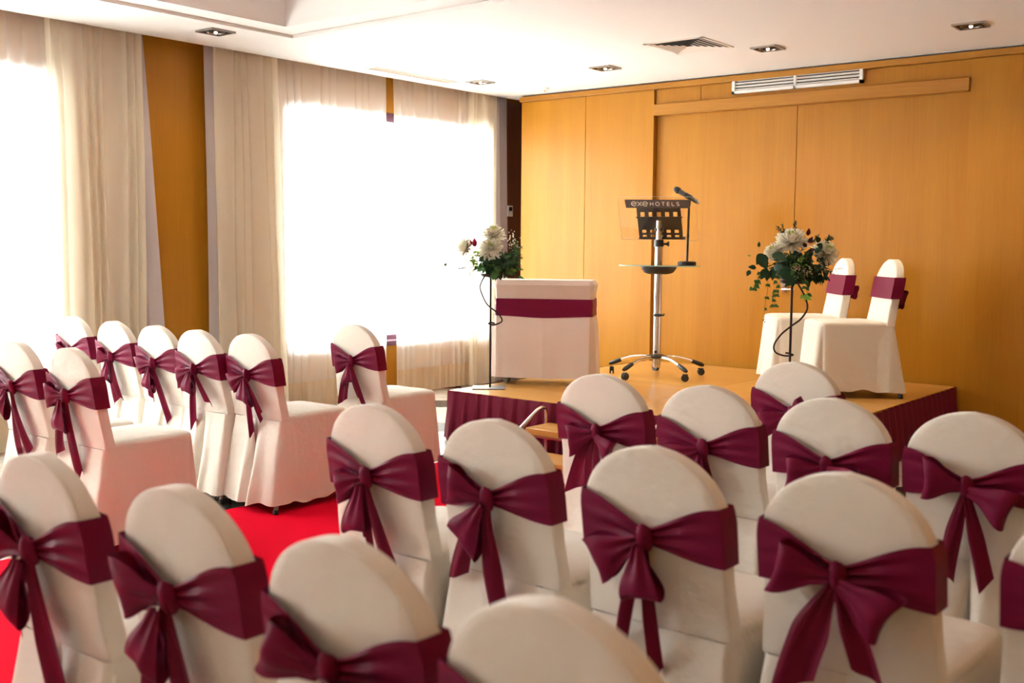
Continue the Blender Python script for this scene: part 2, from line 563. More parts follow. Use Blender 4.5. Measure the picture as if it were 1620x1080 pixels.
downlight(0.49, -3.685, 'square recessed spotlight above the wood pillar between the windows', 2)
downlight(0.47, -0.905, 'square recessed spotlight nearest the corner of the window wall', 2)
downlight(1.775, -0.885, 'square recessed spotlight left of the square ceiling diffuser', 4)
downlight(3.20, -0.915, 'square recessed spotlight just right of the square ceiling diffuser', 7)
downlight(4.59, -0.885, 'square recessed spotlight at the far right of the ceiling', 8)

t = thing('ceiling_diffuser', 'square white four-way air diffuser in the ceiling', 'air vent', (2.79, -1.33, H))
b = MB(); q = 0.235
for a, c in (((-q, -q), (q, -q + .025)), ((-q, q - .025), (q, q)), ((-q, -q), (-q + .025, q)), ((q - .025, -q), (q, q))):
    b.box((a[0], a[1], -0.004), (c[0], c[1], 0.0))
b.build('frame', M['white'], t, False)
b = MB(); b.box((-q + .02, -q + .02, -0.0012), (q - .02, q - .02, -0.0004)); b.build('backing', M['grilledark'], t, False)
for k in range(5):
    o_ = 0.20 - k * 0.038
    i_ = o_ - 0.021
    b = MB()
    b.loft([[(-o_, -o_, -0.006), (o_, -o_, -0.006), (o_, o_, -0.006), (-o_, o_, -0.006)], [(-i_, -i_, -0.0018), (i_, -i_, -0.0018), (i_, i_, -0.0018), (-i_, i_, -0.0018)]], True, False)
    b.build('louvre', M['white'], t, False)

t = thing('slot_diffuser', 'long narrow slot air diffuser in the ceiling beside the curtains', 'air vent', (0.25, -1.52, H))
b = MB()
for a, c in (((-.06, -.5), (-.045, .5)), ((.045, -.5), (.06, .5)), ((-.045, -.5), (.045, -.485)), ((-.045, .485), (.045, .5)), ((-.005, -.485), (.005, .485)), ((-.045, -.004), (.045, .004))):
    b.box((a[0], a[1], -0.008), (c[0], c[1], 0.0))
b.build('frame', M['white'], t, False)
b = MB(); b.box((-.046, -.49, -0.002), (.046, .49, -0.0008)); b.build('backing', M['grilletan'], t, False)
t = thing('smoke_detector', 'tiny pale detector on the ceiling near the left end of the wood wall', 'detector', (0.70, -0.27, H))
b = MB(); b.lathe([(0.04, 0), (0.04, -0.012), (0.028, -0.024), (0.012, -0.026)], 20); b.build('housing', M['white'], t)
b = MB(); b.lathe([(0.012, -0.026), (0.009, -0.03), (0.004, -0.031)], 12); b.build('sensor', M['grilletan'], t)

# wall grille above the lintel
t = thing('wall_grille', 'white louvred air grille set high in the wood wall', 'air vent', (3.005, 0.0, 2.701))
b = MB(); W_, Hh = 0.552, 0.068
for a, c in (((-W_, -Hh), (W_, -Hh + .022)), ((-W_, Hh - .022), (W_, Hh)), ((-W_, -Hh), (-W_ + .026, Hh)), ((W_ - .026, -Hh), (W_, Hh)), ((-.01, -Hh), (.01, Hh))):
    b.box((a[0], -0.016, a[1]), (c[0], 0.02, c[1]))
b.build('frame', M['white'], t, False)
b = MB(); b.box((-W_ + .02, 0.006, -Hh + .02), (W_ - .02, 0.012, Hh - .02)); b.build('backing', M['grilledark'], t, False)
for s_ in (-1, 1):
    for k in range(4):
        b = MB()
        z = -Hh + .031 + k * 0.0245
        x0, x1 = sorted((s_ * 0.01, s_ * (W_ - .026)))
        T = Matrix.Translation((0, -0.004, z)) @ Matrix.Rotation(math.radians(-28), 4, 'X')
        b.box((x0, -0.009, -0.0035), (x1, 0.009, 0.0035), T)
        b.build('slat', M['white'], t, False)
b = MB(); b.box((WX + 0.012, 0.29, 1.66), (WX + 0.024, 0.37, 1.77), bev=0.003)
sw = tag(b.build('light_switch', M['white']), 'pale wall switch plate in the dark corner beside the last curtain', 'switch')
b = MB(); b.box((WX + 0.024, 0.305, 1.715), (WX + 0.028, 0.355, 1.755), bev=0.001); b.build('rocker', M['grilledark'], sw)

# ------------------------------------------------------------------ curtains
def curtain_mesh(y0t, y1t, y0b, y1b, x, amp, folds, z0, z1, seed, rows=22, hem=None, amp_top=None):
    n = int(folds * 14)
    rnd = random.Random(seed)
    ph = [rnd.uniform(0, 6.28) for _ in range(4)]
    b = MB()
    vs = []
    for j in range(rows + 1):
        v = j / rows
        z = z0 + (z1 - z0) * v
        a = amp if amp_top is None else amp + (amp_top - amp) * v
        for i in range(n + 1):
            u = i / n
            yb = y0b + (y1b - y0b) * u
            yt = y0t + (y1t - y0t) * u
            k = v ** 1.3
            y = yb + (yt - yb) * k
            wu = u + 0.35 / folds * math.sin(2 * math.pi * u * folds / 3.1 + ph[0]) + 0.12 / folds * math.sin(5 * v + 9 * u + ph[1])
            th = 2 * math.pi * folds * wu
            f = math.sin(th) + 0.25 * math.sin(2 * th + ph[2]) + 0.35 * nz(u * folds * 0.9, v * 0.8, seed)
            y += 0.018 * math.cos(th) * (0.4 + 0.6 * a / 0.05)
            vs.append((x + a * f * (0.75 + 0.3 * nz(u * 7, seed * 3.1)), y, z))
    fs = [(j * (n + 1) + i, j * (n + 1) + i + 1, (j + 1) * (n + 1) + i + 1, (j + 1) * (n + 1) + i) for j in range(rows) for i in range(n)]
    b.add(vs, fs)
    return b
ZC0, ZC1 = 0.015, 2.95
CX = -0.085
def curtain(label, args, m, seed, group, hem=False, lining=None, **kw):
    b = curtain_mesh(*args, ZC0 + (0.22 if hem else 0), ZC1, seed, **kw)
    o = tag(b.build('curtain', m, None, True, 180), label, 'curtain', group)
    if hem:
        bb = MB()
        # the deep doubled hem follows the cloth's own lowest row
        n = int(args[6] * 14)
        low = b.v[:n + 1]
        rows = []
        for j in range(5):
            z = ZC0 + (0.22) * j / 4
            rows.append([(p[0] + 0.004 * math.sin(i), p[1], z) for i, p in enumerate(low)])
        bb.loft(rows, False)
        bb.build('hem', M['hem'], o, True, 180)
    if lining:
        lb = curtain_mesh(*lining, ZC0, ZC1, seed + 50)
        lo_ = lb.build('lining', M['lining'], o, True, 180)
        lo_['label'] = 'pale lilac curtain lining'
    return o
GS, GD = 'sheer voile curtains', 'lined beige drapes'
# args: y0 top, y1 top, y0 bottom, y1 bottom, x, amplitude, folds
curtain('sheer white voile curtain at the left edge of the photo', (-7.35, -4.42, -7.35, -4.40, CX - 0.03, 0.016, 17), M['sheer'], 1, GS, hem=True)
curtain('beige drape left of the wood pillar, its lilac lining flaring out', (-4.60, -3.90, -4.56, -3.93, CX + 0.03, 0.034, 7), M['drape'], 2, GD, amp_top=0.018,
        lining=(-4.0, -3.885, -4.0, -3.70, CX - 0.01, 0.012, 2))
curtain('beige drape just right of the wood pillar', (-3.31, -2.74, -3.32, -2.66, CX + 0.03, 0.032, 6), M['drape'], 3, GD, amp_top=0.018,
        lining=(-3.355, -3.22, -3.36, -3.22, CX - 0.02, 0.006, 1))
curtain('wide sheer voile curtain in the middle of the photo, left of the gap', (-2.80, -1.475, -2.74, -1.475, CX - 0.03, 0.016, 11), M['sheer'], 4, GS, hem=True)
curtain('sheer voile curtain right of the narrow gap, behind the flower stand', (-1.392, -0.33, -1.345, -0.33, CX - 0.03, 0.016, 9), M['sheer'], 5, GS, hem=True)
curtain('narrow beige drape next to the dark corner, with lilac lining beside it', (-0.44, -0.055, -0.42, -0.06, CX + 0.03, 0.024, 4), M['drape'], 6, GD, amp_top=0.016,
        lining=(-0.10, 0.17, -0.10, 0.19, CX - 0.01, 0.012, 2))

curtain('sheer voile curtain of the unseen window added for light behind the camera', (-10.5, -7.5, -10.5, -7.5, CX - 0.03, 0.016, 17), M['sheer'], 7, GS, hem=True)

# ------------------------------------------------------------------ carpet, stage, steps
b = MB()
nx, ny = 24, 70
vs, fs = [], []
for j in range(ny + 1):
    for i in range(nx + 1):
        x = 2.17 + 2.05 * i / nx
        y = -9.2 + 6.3 * j / ny
        vs.append((x + (0.008 * nz(y * 2, 3) if i in (0, nx) else 0), y, 0.0042 + 0.0012 * nz(x * 1.3, y * 1.9) + 0.0015 * max(0, nz(x * .6 + y * .4, 7.7))))
fs = [(j * (nx + 1) + i, j * (nx + 1) + i + 1, (j + 1) * (nx + 1) + i + 1, (j + 1) * (nx + 1) + i) for j in range(ny) for i in range(nx)]
b.add(vs, fs)
ring = [(2.17, -9.2), (4.22, -9.2), (4.22, -2.9), (2.17, -2.9)]
b.loft([[(x, y, 0.0005) for x, y in ring], [(x, y, 0.004) for x, y in ring]], True, False)
tag(b.build('aisle_carpet', M['carpet'], None, True, 60), 'bright red carpet runner down the aisle to the stage', 'carpet')

HS = 0.355
X0, X1, X2, Y0, Y1, Y2 = 1.684, 3.034, 4.337, -2.654, -1.331, -0.002
def platform(x0, x1, y0, y1, label):
    t = thing('stage_platform', label, 'stage platform', ((x0 + x1) / 2, (y0 + y1) / 2, 0), 0, 'stage platforms')
    hx, hy = (x1 - x0) / 2 - 0.0015, (y1 - y0) / 2 - 0.0015
    b = MB(); b.box((-hx, -hy, HS - 0.028), (hx, hy, HS), bev=0.002); b.build('top_panel', M['floorwood'], t, False)
    b = MB()
    for a, c in (((-hx + .02, -hy + .02), (hx - .02, -hy + .06)), ((-hx + .02, hy - .06), (hx - .02, hy - .02)), ((-hx + .02, -hy + .02), (-hx + .06, hy - .02)), ((hx - .06, -hy + .02), (hx - .02, hy - .02))):
        b.box((a[0], a[1], HS - 0.08), (c[0], c[1], HS - 0.028))
    b.build('frame', M['leg'], t, False)
    for sx in (-1, 1):
        for sy in (-1, 1):
            b = MB(); b.box((sx * (hx - .07) - .02, sy * (hy - .07) - .02, 0), (sx * (hx - .07) + .02, sy * (hy - .07) + .02, HS - 0.08)); b.build('leg', M['leg'], t, False)
platform(X0, X1, Y0, Y1, 'front stage platform under the draped table and left flower stand')
platform(X1, X2, Y0, Y1, 'front stage platform under the right flower stand')
platform(X0, X1, Y1, Y2, 'rear stage platform under the wheeled lectern')
platform(X1, X2, Y1, Y2, 'rear stage platform under the two chairs facing the aisle')
# pleated skirt round three sides
def skirt_path():
    P = [(X0, Y2 - 0.02), (X0, Y0), (X2, Y0), (X2, Y2 - 0.02)]
    out = []
    N = [(-1, 0), (0, -1), (1, 0)]
    for k in range(3):
        a, c = Vector(P[k]), Vector(P[k + 1])
        L = (c - a).length
        m_ = int(L / 0.012)
        for i in range(m_ + (1 if k == 2 else 0)):
            out.append((a + (c - a) * i / m_, Vector(N[k]), i / m_, L))
    return out
path = skirt_path()
rings = []
for j in range(9):
    v = j / 8                    # 0 top, 1 bottom
    row = []
    d = 0
    for i, (p, n, u, L) in enumerate(path):
        s_ = i * 0.012
        per = 0.105
        f = (s_ / per + 0.12 * nz(s_ * 1.7, 2.2)) % 1.0
        fold = (sstep(f / 0.78) if f < 0.78 else 1 - sstep((f - 0.78) / 0.22))
        off = 0.008 + fold * (0.012 + 0.042 * v) + 0.014 * v * (0.5 + nz(s_ * 3, v * 2, 4)) + 0.01 * v
        edge = min(u * L, (1 - u) * L)
        z = (HS + 0.001 - 0.012 * max(0, nz(s_ * 2.3, 9)) * (0 if v > 0.5 else 1)) * (1 - v) + 0.012 * v
        q = p + n * off
        # round the corners
        row.append((q.x, q.y, z))
    rings.append(row)
b = MB(); b.loft(rings, False)
tag(b.build('stage_skirt', M['skirtcloth'], None, True, 180), 'pleated burgundy skirt hanging round the stage', 'stage skirt')

t = thing('stage_steps', 'small step unit with two wooden treads on a tube frame before the stage', 'steps', (3.04, -2.99, 0))
for zz, y0, y1 in ((0.237, 0.02, 0.27), (0.118, -0.31, -0.05)):
    b = MB(); b.box((-0.42, y0, zz - 0.042), (0.42, y1, zz), bev=0.004); b.build('tread', M['step'], t)
for sx in (-1, 1):
    b = MB(); x = sx * 0.405
    b.tube([(x, -0.05, 0.075), (x, -0.31, 0.076)], 0.010, 8)
    b.tube([(x, 0.27, 0.185), (x, 0.02, 0.186)], 0.010, 8)
    fr = b.build('side_rail', M['steel'], t)
    b = MB()
    x = sx * 0.445
    b.tube([(x, -0.40, 0.012), (x, -0.36, 0.03), (x, -0.05, 0.20), (x, 0.18, 0.325), (x, 0.225, 0.338), (x, 0.262, 0.325), (x, 0.275, 0.29), (x, 0.275, 0.012)], 0.0125, 10)
    b.build('handrail', M['steel'], t)
for zz, yy in ((0.19, 0.05), (0.071, -0.29), (0.19, 0.24), (0.071, -0.07)):
    b = MB(); b.tube([(-0.445, yy, zz - 0.006), (0.445, yy, zz - 0.006)], 0.009, 8); b.build('crossbar', M['steel'], t)

# ------------------------------------------------------------------ covered chairs
ZS = 0.485                 # seat line
ZT = 0.912
HW = 0.186                 # half width of the back
TH = 0.052
def yrear(z):
    return -0.205 - (z - ZS) * 0.155
def backrest_bm(seed=0):
    b = MB()
    zb, z0 = ZS - 0.01, 0.742
    zs = [zb + (z0 - zb) * k / 10 for k in range(10)]
    zs += [z0 + (ZT - z0) * math.sin(math.pi / 2 * k / 16) for k in range(0, 17)]
    rings = []
    for z in zs:
        q = max(0, (z - z0) / (ZT - z0))
        hw = HW * max(0.0, 1 - q ** 2.15) ** 0.5 if q < 1 else 0.012
        hw = max(hw, 0.010)
        hw += 0.010 * sstep((0.62 - z) / 0.14)
        yr = yrear(z)
        t = TH * (1 - 0.12 * q)
        r = min(0.007, hw * 0.8)
        pts = []
        nN = 12
        for k in range(nN + 1):
            u = -1 + 2 * k / nN
            x = u * (hw - r)
            belly = 0.006 * (1 - u * u) + 0.0025 * nz(x * 14 + seed, z * 11, seed)
            pts.append((x, yr - belly * (1 - q * 0.7), z))
        pts.append((hw - r * .3, yr + r * .3, z)); pts.append((hw, yr + r, z))
        pts.append((hw, yr + t * 0.5, z)); pts.append((hw, yr + t - r, z)); pts.append((hw - r * .3, yr + t - r * .3, z))
        for k in range(nN + 1):
            u = 1 - 2 * k / nN
            pts.append((u * (hw - r), yr + t + 0.008 * (1 - u * u), z))
        pts.append((-hw + r * .3, yr + t - r * .3, z)); pts.append((-hw, yr + t - r, z))
        pts.append((-hw, yr + t * 0.5, z)); pts.append((-hw, yr + r, z)); pts.append((-hw + r * .3, yr + r * .3, z))
        rings.append(pts)
    b.loft(rings, True, True)
    return b
def rr_ring(hx0, hx1, y0, y1, rf, rb, n=8):
    """closed outline, rear half width hx0, front half width hx1, corner radii"""
    pts = []
    def arc(cx, cy, r, a0):
        for k in range(n + 1):
            a = a0 + math.pi / 2 * k / n
            pts.append((cx + r * math.cos(a), cy + r * math.sin(a)))
    arc(hx1 - rf, y1 - rf, rf, 0)
    arc(-hx1 + rf, y1 - rf, rf, math.pi / 2)
    arc(-hx0 + rb, y0 + rb, rb, math.pi)
    arc(hx0 - rb, y0 + rb, rb, 3 * math.pi / 2)
    return pts
def resample(pts, n):
    P = [Vector(p) for p in pts] + [Vector(pts[0])]
    L = [0]
    for i in range(len(P) - 1):
        L.append(L[-1] + (P[i + 1] - P[i]).length)
    out = []
    k = 0
    for i in range(n):
        s_ = L[-1] * i / n
        while L[k + 1] < s_:
            k += 1
        f = (s_ - L[k]) / max(1e-9, L[k + 1] - L[k])
        out.append(P[k].lerp(P[k + 1], f))
    return out
def seat_bm():
    b = MB()
    base = resample(rr_ring(0.186, 0.203, -0.17, 0.25, 0.055, 0.015), 72)
    c = Vector((0, 0.04))
    rings = []
    for sc_, z in ((1.0, ZS - 0.022), (1.004, ZS - 0.008), (0.99, ZS + 0.004), (0.96, ZS + 0.011), (0.85, ZS + 0.017), (0.6, ZS + 0.022), (0.3, ZS + 0.024), (0.04, ZS + 0.025)):
        rings.append([(c.x + (p.x - c.x) * sc_, c.y + (p.y - c.y) * sc_, z + 0.002 * nz(p.x * 9, p.y * 9, sc_ * 3)) for p in base])
    b.loft(rings, True, True)
    return b
def skirt_bm(seed):
    b = MB()
    n = 300
    base = resample(rr_ring(0.192, 0.203, -0.207, 0.251, 0.055, 0.02), n)
    c = Vector((0, 0.02))
    rnd = random.Random(seed)
    # pleat centres: corners and middle of rear
    def ang(x, y):
        return min(range(n), key=lambda i: (base[i] - Vector((x, y))).length)
    pl = [(ang(0, -0.207), 0.070, 5), (ang(0.196, -0.17), -0.006, 5), (ang(-0.196, -0.17), -0.006, 5), (ang(0.20, 0.235), 0.020, 5), (ang(-0.20, 0.235), 0.020, 5)]
    rings = []
    rows = 16
    ph = [rnd.uniform(0, 6.28) for _ in range(6)]
    for j in range(rows + 1):
        v = j / rows
        ring = []
        for i, p in enumerate(base):
            a, d_ = base[(i - 1) % n], base[(i + 1) % n]
            t_ = (d_ - a).normalized()
            nn = Vector((t_.y, -t_.x))
            flare = 0.030 * v ** 1.1 if abs(p.x) < 0.185 else 0.007 * v
            if p.y < -0.1:
                flare += 0.050 * v * sstep((-0.1 - p.y) / 0.08)
            th = 2 * math.pi * i / n
            wave = (0.006 if abs(p.x) < 0.185 else 0.0022) * v * (math.sin(9 * th + ph[0]) + 0.8 * math.sin(14 * th + ph[1]) + math.sin(5 * th + ph[2]))
            notch = 0
            for (ci, dp, wd) in pl:
                dd = (i - ci + n / 2) % n - n / 2
                notch += -dp * min(1, v * 1.5) * math.exp(-(dd / (wd * (0.25 + 0.5 * v))) ** 2)
                notch += 0.40 * dp * v * (math.exp(-((dd - wd * 1.7) / wd) ** 2) + math.exp(-((dd + wd * 1.7) / wd) ** 2))
            q = p + nn * (flare + wave + notch)
            if abs(q.x) > 0.2:
                q.x = math.copysign(0.2 + (abs(q.x) - 0.2) * 0.4, q.x)
            z = (ZS - 0.012) * (1 - v) + (0.045 + 0.010 * math.sin(4 * th + ph[3]) + 0.006 * math.sin(11 * th + ph[4])) * v
            ring.append((q.x, q.y, z))
        rings.append(ring)
    b.loft(rings, True, False)
    return b
KZ = 0.705                # height of the knot
ZL, ZH = 0.655, 0.795     # lower and upper edge of the band at the sides
def band_bm(flat=False):
    """band round the back: full height on front and sides, drawn together at the knot behind"""
    b = MB()
    nv = 12
    cols = []
    def col(x, yf, lo, hi, push, k):
        c = []
        for j in range(nv + 1):
            v = j / nv
            z = lo + (hi - lo) * v
            ripple = 0.004 * k * math.sin(v * 5 * math.pi + 1.3 * x * 30)
            c.append((x, yf(z) + push + ripple, z))
        cols.append(c)
    g = 0.006
    E = HW + 0.005
    def hwz(z):
        q = max(0, (z - 0.742) / (ZT - 0.742))
        return HW * max(0.0, 1 - q ** 2.15) ** 0.5
    rear = lambda z: yrear(z) - 0.004
    front = lambda z: yrear(z) + TH + 0.006
    nh = 14
    # rear right: from knot to edge
    for s_ in range(nh + 1):
        u = s_ / nh
        x = E * u
        k = sstep(u ** 0.8)
        lo = KZ - 0.02 + (ZL - KZ + 0.02) * k
        hi = KZ + 0.02 + (ZH - KZ - 0.02) * k
        if flat:
            lo, hi, k = ZL, ZH, 1
        c = []
        for j in range(nv + 1):
            v = j / nv
            z = lo + (hi - lo) * v
            rip = 0.006 * (1 - u) ** 0.6 * math.sin(v * 6 * math.pi) * (1 if not flat else 0)
            wz = min(1.0, hwz(z) / HW)
            bel = 0.0065 * (1 - u * u)
            c.append((min(x, (hwz(z) + 0.005)) if u > 0.9 else x, rear(z) - 0.004 - bel - 0.010 * (1 - u) + rip - 0.002, z))
        cols.append(c)
    # side
    for m_ in range(1, 5):
        u = m_ / 4
        c = []
        for j in range(nv + 1):
            z = ZL + (ZH - ZL) * j / nv
            c.append((hwz(z) + 0.006, rear(z) - 0.004 + (front(z) - rear(z) + 0.006) * u, z))
        cols.append(c)
    half = cols[:]
    # front to the middle
    for m_ in range(1, 9):
        u = 1 - m_ / 8
        c = []
        for j in range(nv + 1):
            z = ZL + (ZH - ZL) * j / nv
            c.append((hwz(z) * u, front(z) + 0.003 + 0.008 * (1 - u * u), z))
        cols.append(c)
    right = cols
    left = [[(-x, y, z) for x, y, z in c] for c in reversed(right[:-1])]
    allc = right + left
    b.loft(allc, False)
    return b
def nrm_out():
    return Vector((0, -1, -0.155)).normalized()
def onback(a, c, out):
    """a across, c up from the knot, out away from the rear face"""
    z = KZ + c
    return Vector((a, yrear(z) - 0.012, z)) + nrm_out() * out
def loop_bm(ang, L, Wd, seed, lift=0.014):
    b = MB()
    d = Vector((math.cos(math.radians(ang)), math.sin(math.radians(ang))))
    pe = Vector((-d.y, d.x))
    nu, nv = 26, 12
    cols = []
    for i in range(nu + 1):
        u = i / nu
        s_ = math.sin(math.pi * u) ** 0.62
        along = 0.012 + L * s_
        side = 1 if u < 0.5 else -1
        sep = abs(math.sin(2 * math.pi * u)) ** 0.8 * side
        col = []
        wloc = 0.016 + (Wd / 2 * 1.15 - 0.016) * sstep(s_ * 1.15)
        for j in range(nv + 1):
            v = -1 + 2 * j / nv
            cr = 0.005 * math.sin(v * 2.2 * math.pi + seed) * (1 - s_) + 0.007 * nz(v * 1.3 + seed, u * 3)
            al = along * (1 + 0.14 * v * math.sin(seed * 2.1) * s_) + 0.010 * v * v * s_
            out = lift + 0.024 + sep * 0.027 * (1 - 0.35 * v * v) + cr
            p = d * al + pe * (v * wloc + 0.012 * math.sin(seed) * s_)
            p.y -= 0.010 * s_ * s_
            col.append(tuple(onback(p.x, p.y, max(0.008, out))))
        cols.append(col)
    b.loft(cols, False)
    return b
def tail_bm(ang, L, Wd, seed, lift=0.01):
    b = MB()
    nu, nv = 26, 10
    cols = []
    a0 = math.radians(ang)
    p = Vector((0.0, -0.004))
    for i in range(nu + 1):
        u = i / nu
        a = a0 + 0.35 * (math.radians(270) - a0) * u
        d = Vector((math.cos(a), math.sin(a)))
        pe = Vector((-d.y, d.x))
        wl = 0.013 + (Wd / 2 - 0.013) * sstep(u * 1.7)
        col = []
        for j in range(nv + 1):
            v = -1 + 2 * j / nv
            cut = (0.30 * Wd + 0.5 * Wd * (v if seed % 2 else -v)) * sstep((u - 0.55) / 0.45) if True else 0
            fold = 0.010 * math.sin(v * 3.2 + seed) * (0.5 + 0.5 * u) + 0.005 * math.sin(v * 8) * (1 - u)
            out = lift + 0.012 + fold + 0.018 * math.sin(math.pi * u * 0.9) * (0.6 + 0.4 * math.sin(seed))
            q = p + pe * (v * wl) + d * cut
            col.append(tuple(onback(q.x, q.y, max(0.006, out))))
        cols.append(col)
        p = p + d * (L / nu)
    b.loft(cols, False)
    return b
def knot_bm(seed):
    b = MB()
    rings = []
    n = 16
    for j in range(9):
        t = math.pi * (j + 0.5) / 9
        rr = math.sin(t) ** 0.7
        ring = []
        for k in range(n):
            a = 2 * math.pi * k / n
            r = rr * (1 + 0.10 * math.sin(3 * a + seed) + 0.06 * math.sin(7 * a))
            q = onback(0.020 * r * math.cos(a), 0.034 * -math.cos(t) + 0.004 * math.sin(a), 0.022 + 0.018 * r * math.sin(a))
            ring.append(tuple(q))
        rings.append(ring)
    b.loft(rings, True, True)
    return b
def leg_bm(sx, sy):
    b = MB()
    if sy < 0:
        pts = [(sx * 0.160, -0.150, 0.44), (sx * 0.174, -0.190, 0.20), (sx * 0.196, -0.252, 0.018)]
    else:
        pts = [(sx * 0.155, 0.17, 0.44), (sx * 0.168, 0.19, 0.02)]
    b.tube(pts, 0.0125, 10)
    return b, pts[-1]

MESH = {}
def chair(x, y, z, rz, label, loops, tails, seed, group, flat=False, scale=1.0, skirt=0, kx=0.0):
    t = thing('banquet_chair', label, 'chair', (x, y, z), rz, group)
    t.scale = scale if isinstance(scale, tuple) else (scale, scale, scale)
    def part(key, fn, name, m, parent, angle=60):
        if key not in MESH:
            o = fn().build(name, m, parent, True, angle)
            MESH[key] = o.data
        else:
            o = bpy.data.objects.new(name, MESH[key])
            COL.objects.link(o)
            o.parent = parent
        return o
    part('back%d' % (seed % 3), lambda: backrest_bm(seed % 3), 'backrest_cover', M['cover'], t, 50)
    part('seat', seat_bm, 'seat_cover', M['cover'], t, 60)
    part('skirt%d' % (seed % 4), lambda: skirt_bm(seed % 4), 'skirt', M['cover'], t, 70)
    for sx in (-1, 1):
        for sy in (-1, 1):
            key = 'leg%d%d' % (sx, sy)
            tip = leg_bm(sx, sy)[1]
            lg = part(key, lambda: leg_bm(sx, sy)[0], 'leg', M['leg'], t)
            def foot():
                b = MB(); b.lathe([(0.013, 0.0), (0.0155, 0.003), (0.0155, 0.026), (0.013, 0.028)], 12, None, tip[0], tip[1]); return b
            part('foot' + key, foot, 'foot_cap', M['black'], lg)
    sash = part('band', band_bm, 'sash', M['satin'], t, 50)
    sash['label'] = 'burgundy satin sash'
    if loops:
        for k, (a, L, Wd) in enumerate(loops):
            loop_bm(a, L, Wd, seed * 1.7 + k, 0.012 + 0.014 * k).build('bow_loop', M['satin'], sash, True, 180)
        for k, (a, L, Wd) in enumerate(tails):
            tail_bm(a, L, Wd, seed + k, 0.008 + 0.008 * k).build('bow_tail', M['organza'], sash, True, 180)
        knot_bm(seed).build('knot', M['satin'], sash, True, 180)
    return t
GL, GR = 'covered chairs left of the aisle', 'covered chairs right of the aisle'
DY = 0.247        # seat centre ahead of the crown of the back
LIST = [
 # x, y of crown, label, loops, tails
 (0.426, -4.735, 'cream covered chair with burgundy bow, farthest left of the window-side row', GL, [(168, .085, .085), (215, .07, .09)], [(288, .17, .05)]),
 (0.967, -4.778, 'cream covered chair with burgundy bow, second from left in the window-side row', GL, [(172, .085, .085), (258, .11, .075)], [(266, .25, .06), (283, .22, .05)]),
 (1.428, -4.799, 'cream covered chair with burgundy bow, middle of the window-side row of five', GL, [(188, .10, .09), (258, .12, .08)], [(248, .19, .05), (291, .30, .06)]),
 (1.843, -4.818, 'cream covered chair with burgundy bow, second from the aisle in the window-side row', GL, [(196, .12, .09), (246, .10, .07)], [(255, .33, .06), (311, .19, .05)]),
 (2.245, -4.782, 'cream covered aisle chair with a long-tailed burgundy bow, its rear leg on red carpet', GL, [(194, .105, .09), (268, .11, .085)], [(268, .36, .055), (299, .21, .05)]),
 (2.143, -3.968, 'lone cream covered chair in the front row, its seat pointing at the table', GL, [(192, .10, .09), (270, .10, .08)], [(240, .25, .07), (287, .22, .06)]),
 (1.816, -5.782, 'cream covered chair at the left edge of the photo, burgundy bow cut by the frame', GL, [(190, .11, .09), (232, .11, .08)], [(263, .40, .07), (287, .30, .07)]),
 (2.274, -5.771, 'cream covered chair on the aisle with a wide spread burgundy bow, pink-lit skirt', GL, [(172, .105, .10), (252, .13, .085)], [(236, .29, .07), (276, .42, .07)]),
 (4.455, -7.045, 'large blurred cream chair in the lower left corner, bow tails reaching left', GR, [(166, .12, .11), (240, .15, .09)], [(226, .22, .07), (277, .40, .10)]),
 (4.960, -7.033, 'blurred cream chair in the nearest row, second from the left corner', GR, [(178, .115, .105), (246, .14, .09)], [(238, .24, .07), (277, .42, .10)]),
 (5.472, -7.078, 'blurred cream chair at the bottom edge, only its crown and bow top in frame', GR, [(166, .12, .10), (-18, .10, .09)], [(258, .22, .07), (286, .24, .07)]),
 (5.905, -7.106, 'blurred cream chair crown at the bottom centre of the photo', GR, [(188, .11, .09), (330, .10, .09)], [(255, .22, .07), (285, .26, .07)]),
 (4.475, -6.054, 'cream aisle chair right of the red carpet, bow tails hanging straight down', GR, [(196, .10, .085), (258, .14, .08)], [(262, .20, .05), (288, .31, .06)]),
 (4.909, -6.031, 'cream covered chair with one bow tail kicked left and one long tail down', GR, [(164, .105, .09), (238, .12, .10)], [(234, .26, .06), (273, .34, .075)]),
 (5.432, -6.085, 'cream covered chair with two thin straight burgundy bow tails', GR, [(204, .13, .10), (266, .11, .09)], [(250, .32, .04), (274, .36, .045)]),
 (5.895, -6.076, 'large cream covered chair with a full symmetrical burgundy bow, lower right', GR, [(170, .115, .105), (-24, .11, .10)], [(243, .27, .085), (292, .20, .06)]),
 (6.385, -6.06, 'cream covered chair cut off by the right edge of the photo', GR, [(170, .11, .09), (-20, .10, .09)], [(250, .24, .06), (288, .24, .06)]),
 (4.553, -4.997, 'cream covered chair closest to the stage steps, wide burgundy bow', GR, [(198, .10, .10), (-30, .075, .075)], [(238, .22, .085), (262, .22, .075)]),
 (4.999, -5.017, 'cream covered chair left of the frontmost chair, twin bow tails close together', GR, [(196, .11, .10), (262, .085, .075)], [(265, .22, .045), (284, .23, .045)]),
 (5.431, -5.027, 'cream covered chair standing right behind the frontmost chair, compact bow', GR, [(188, .11, .09), (-12, .10, .085)], [(262, .15, .05), (280, .15, .05)]),
 (5.852, -5.037, 'cream covered chair at the right, before the dark stage end, perky burgundy bow', GR, [(172, .10, .105), (-10, .115, .105)], [(255, .26, .05), (284, .27, .05)]),
 (4.914, -4.124, 'frontmost cream covered chair of the right block, beneath the right flower stand', GR, [(200, .11, .09), (32, .085, .08)], [(255, .2, .05), (282, .2, .05)]),
]
rnd = random.Random(11)
for i, (x, y, lab, g, lp, tl) in enumerate(LIST):
    chair(x, y + DY, 0, math.radians(rnd.uniform(-0.7, 0.7)), lab, lp, tl, i + 1, g)
GB = 'covered chairs on the stage'
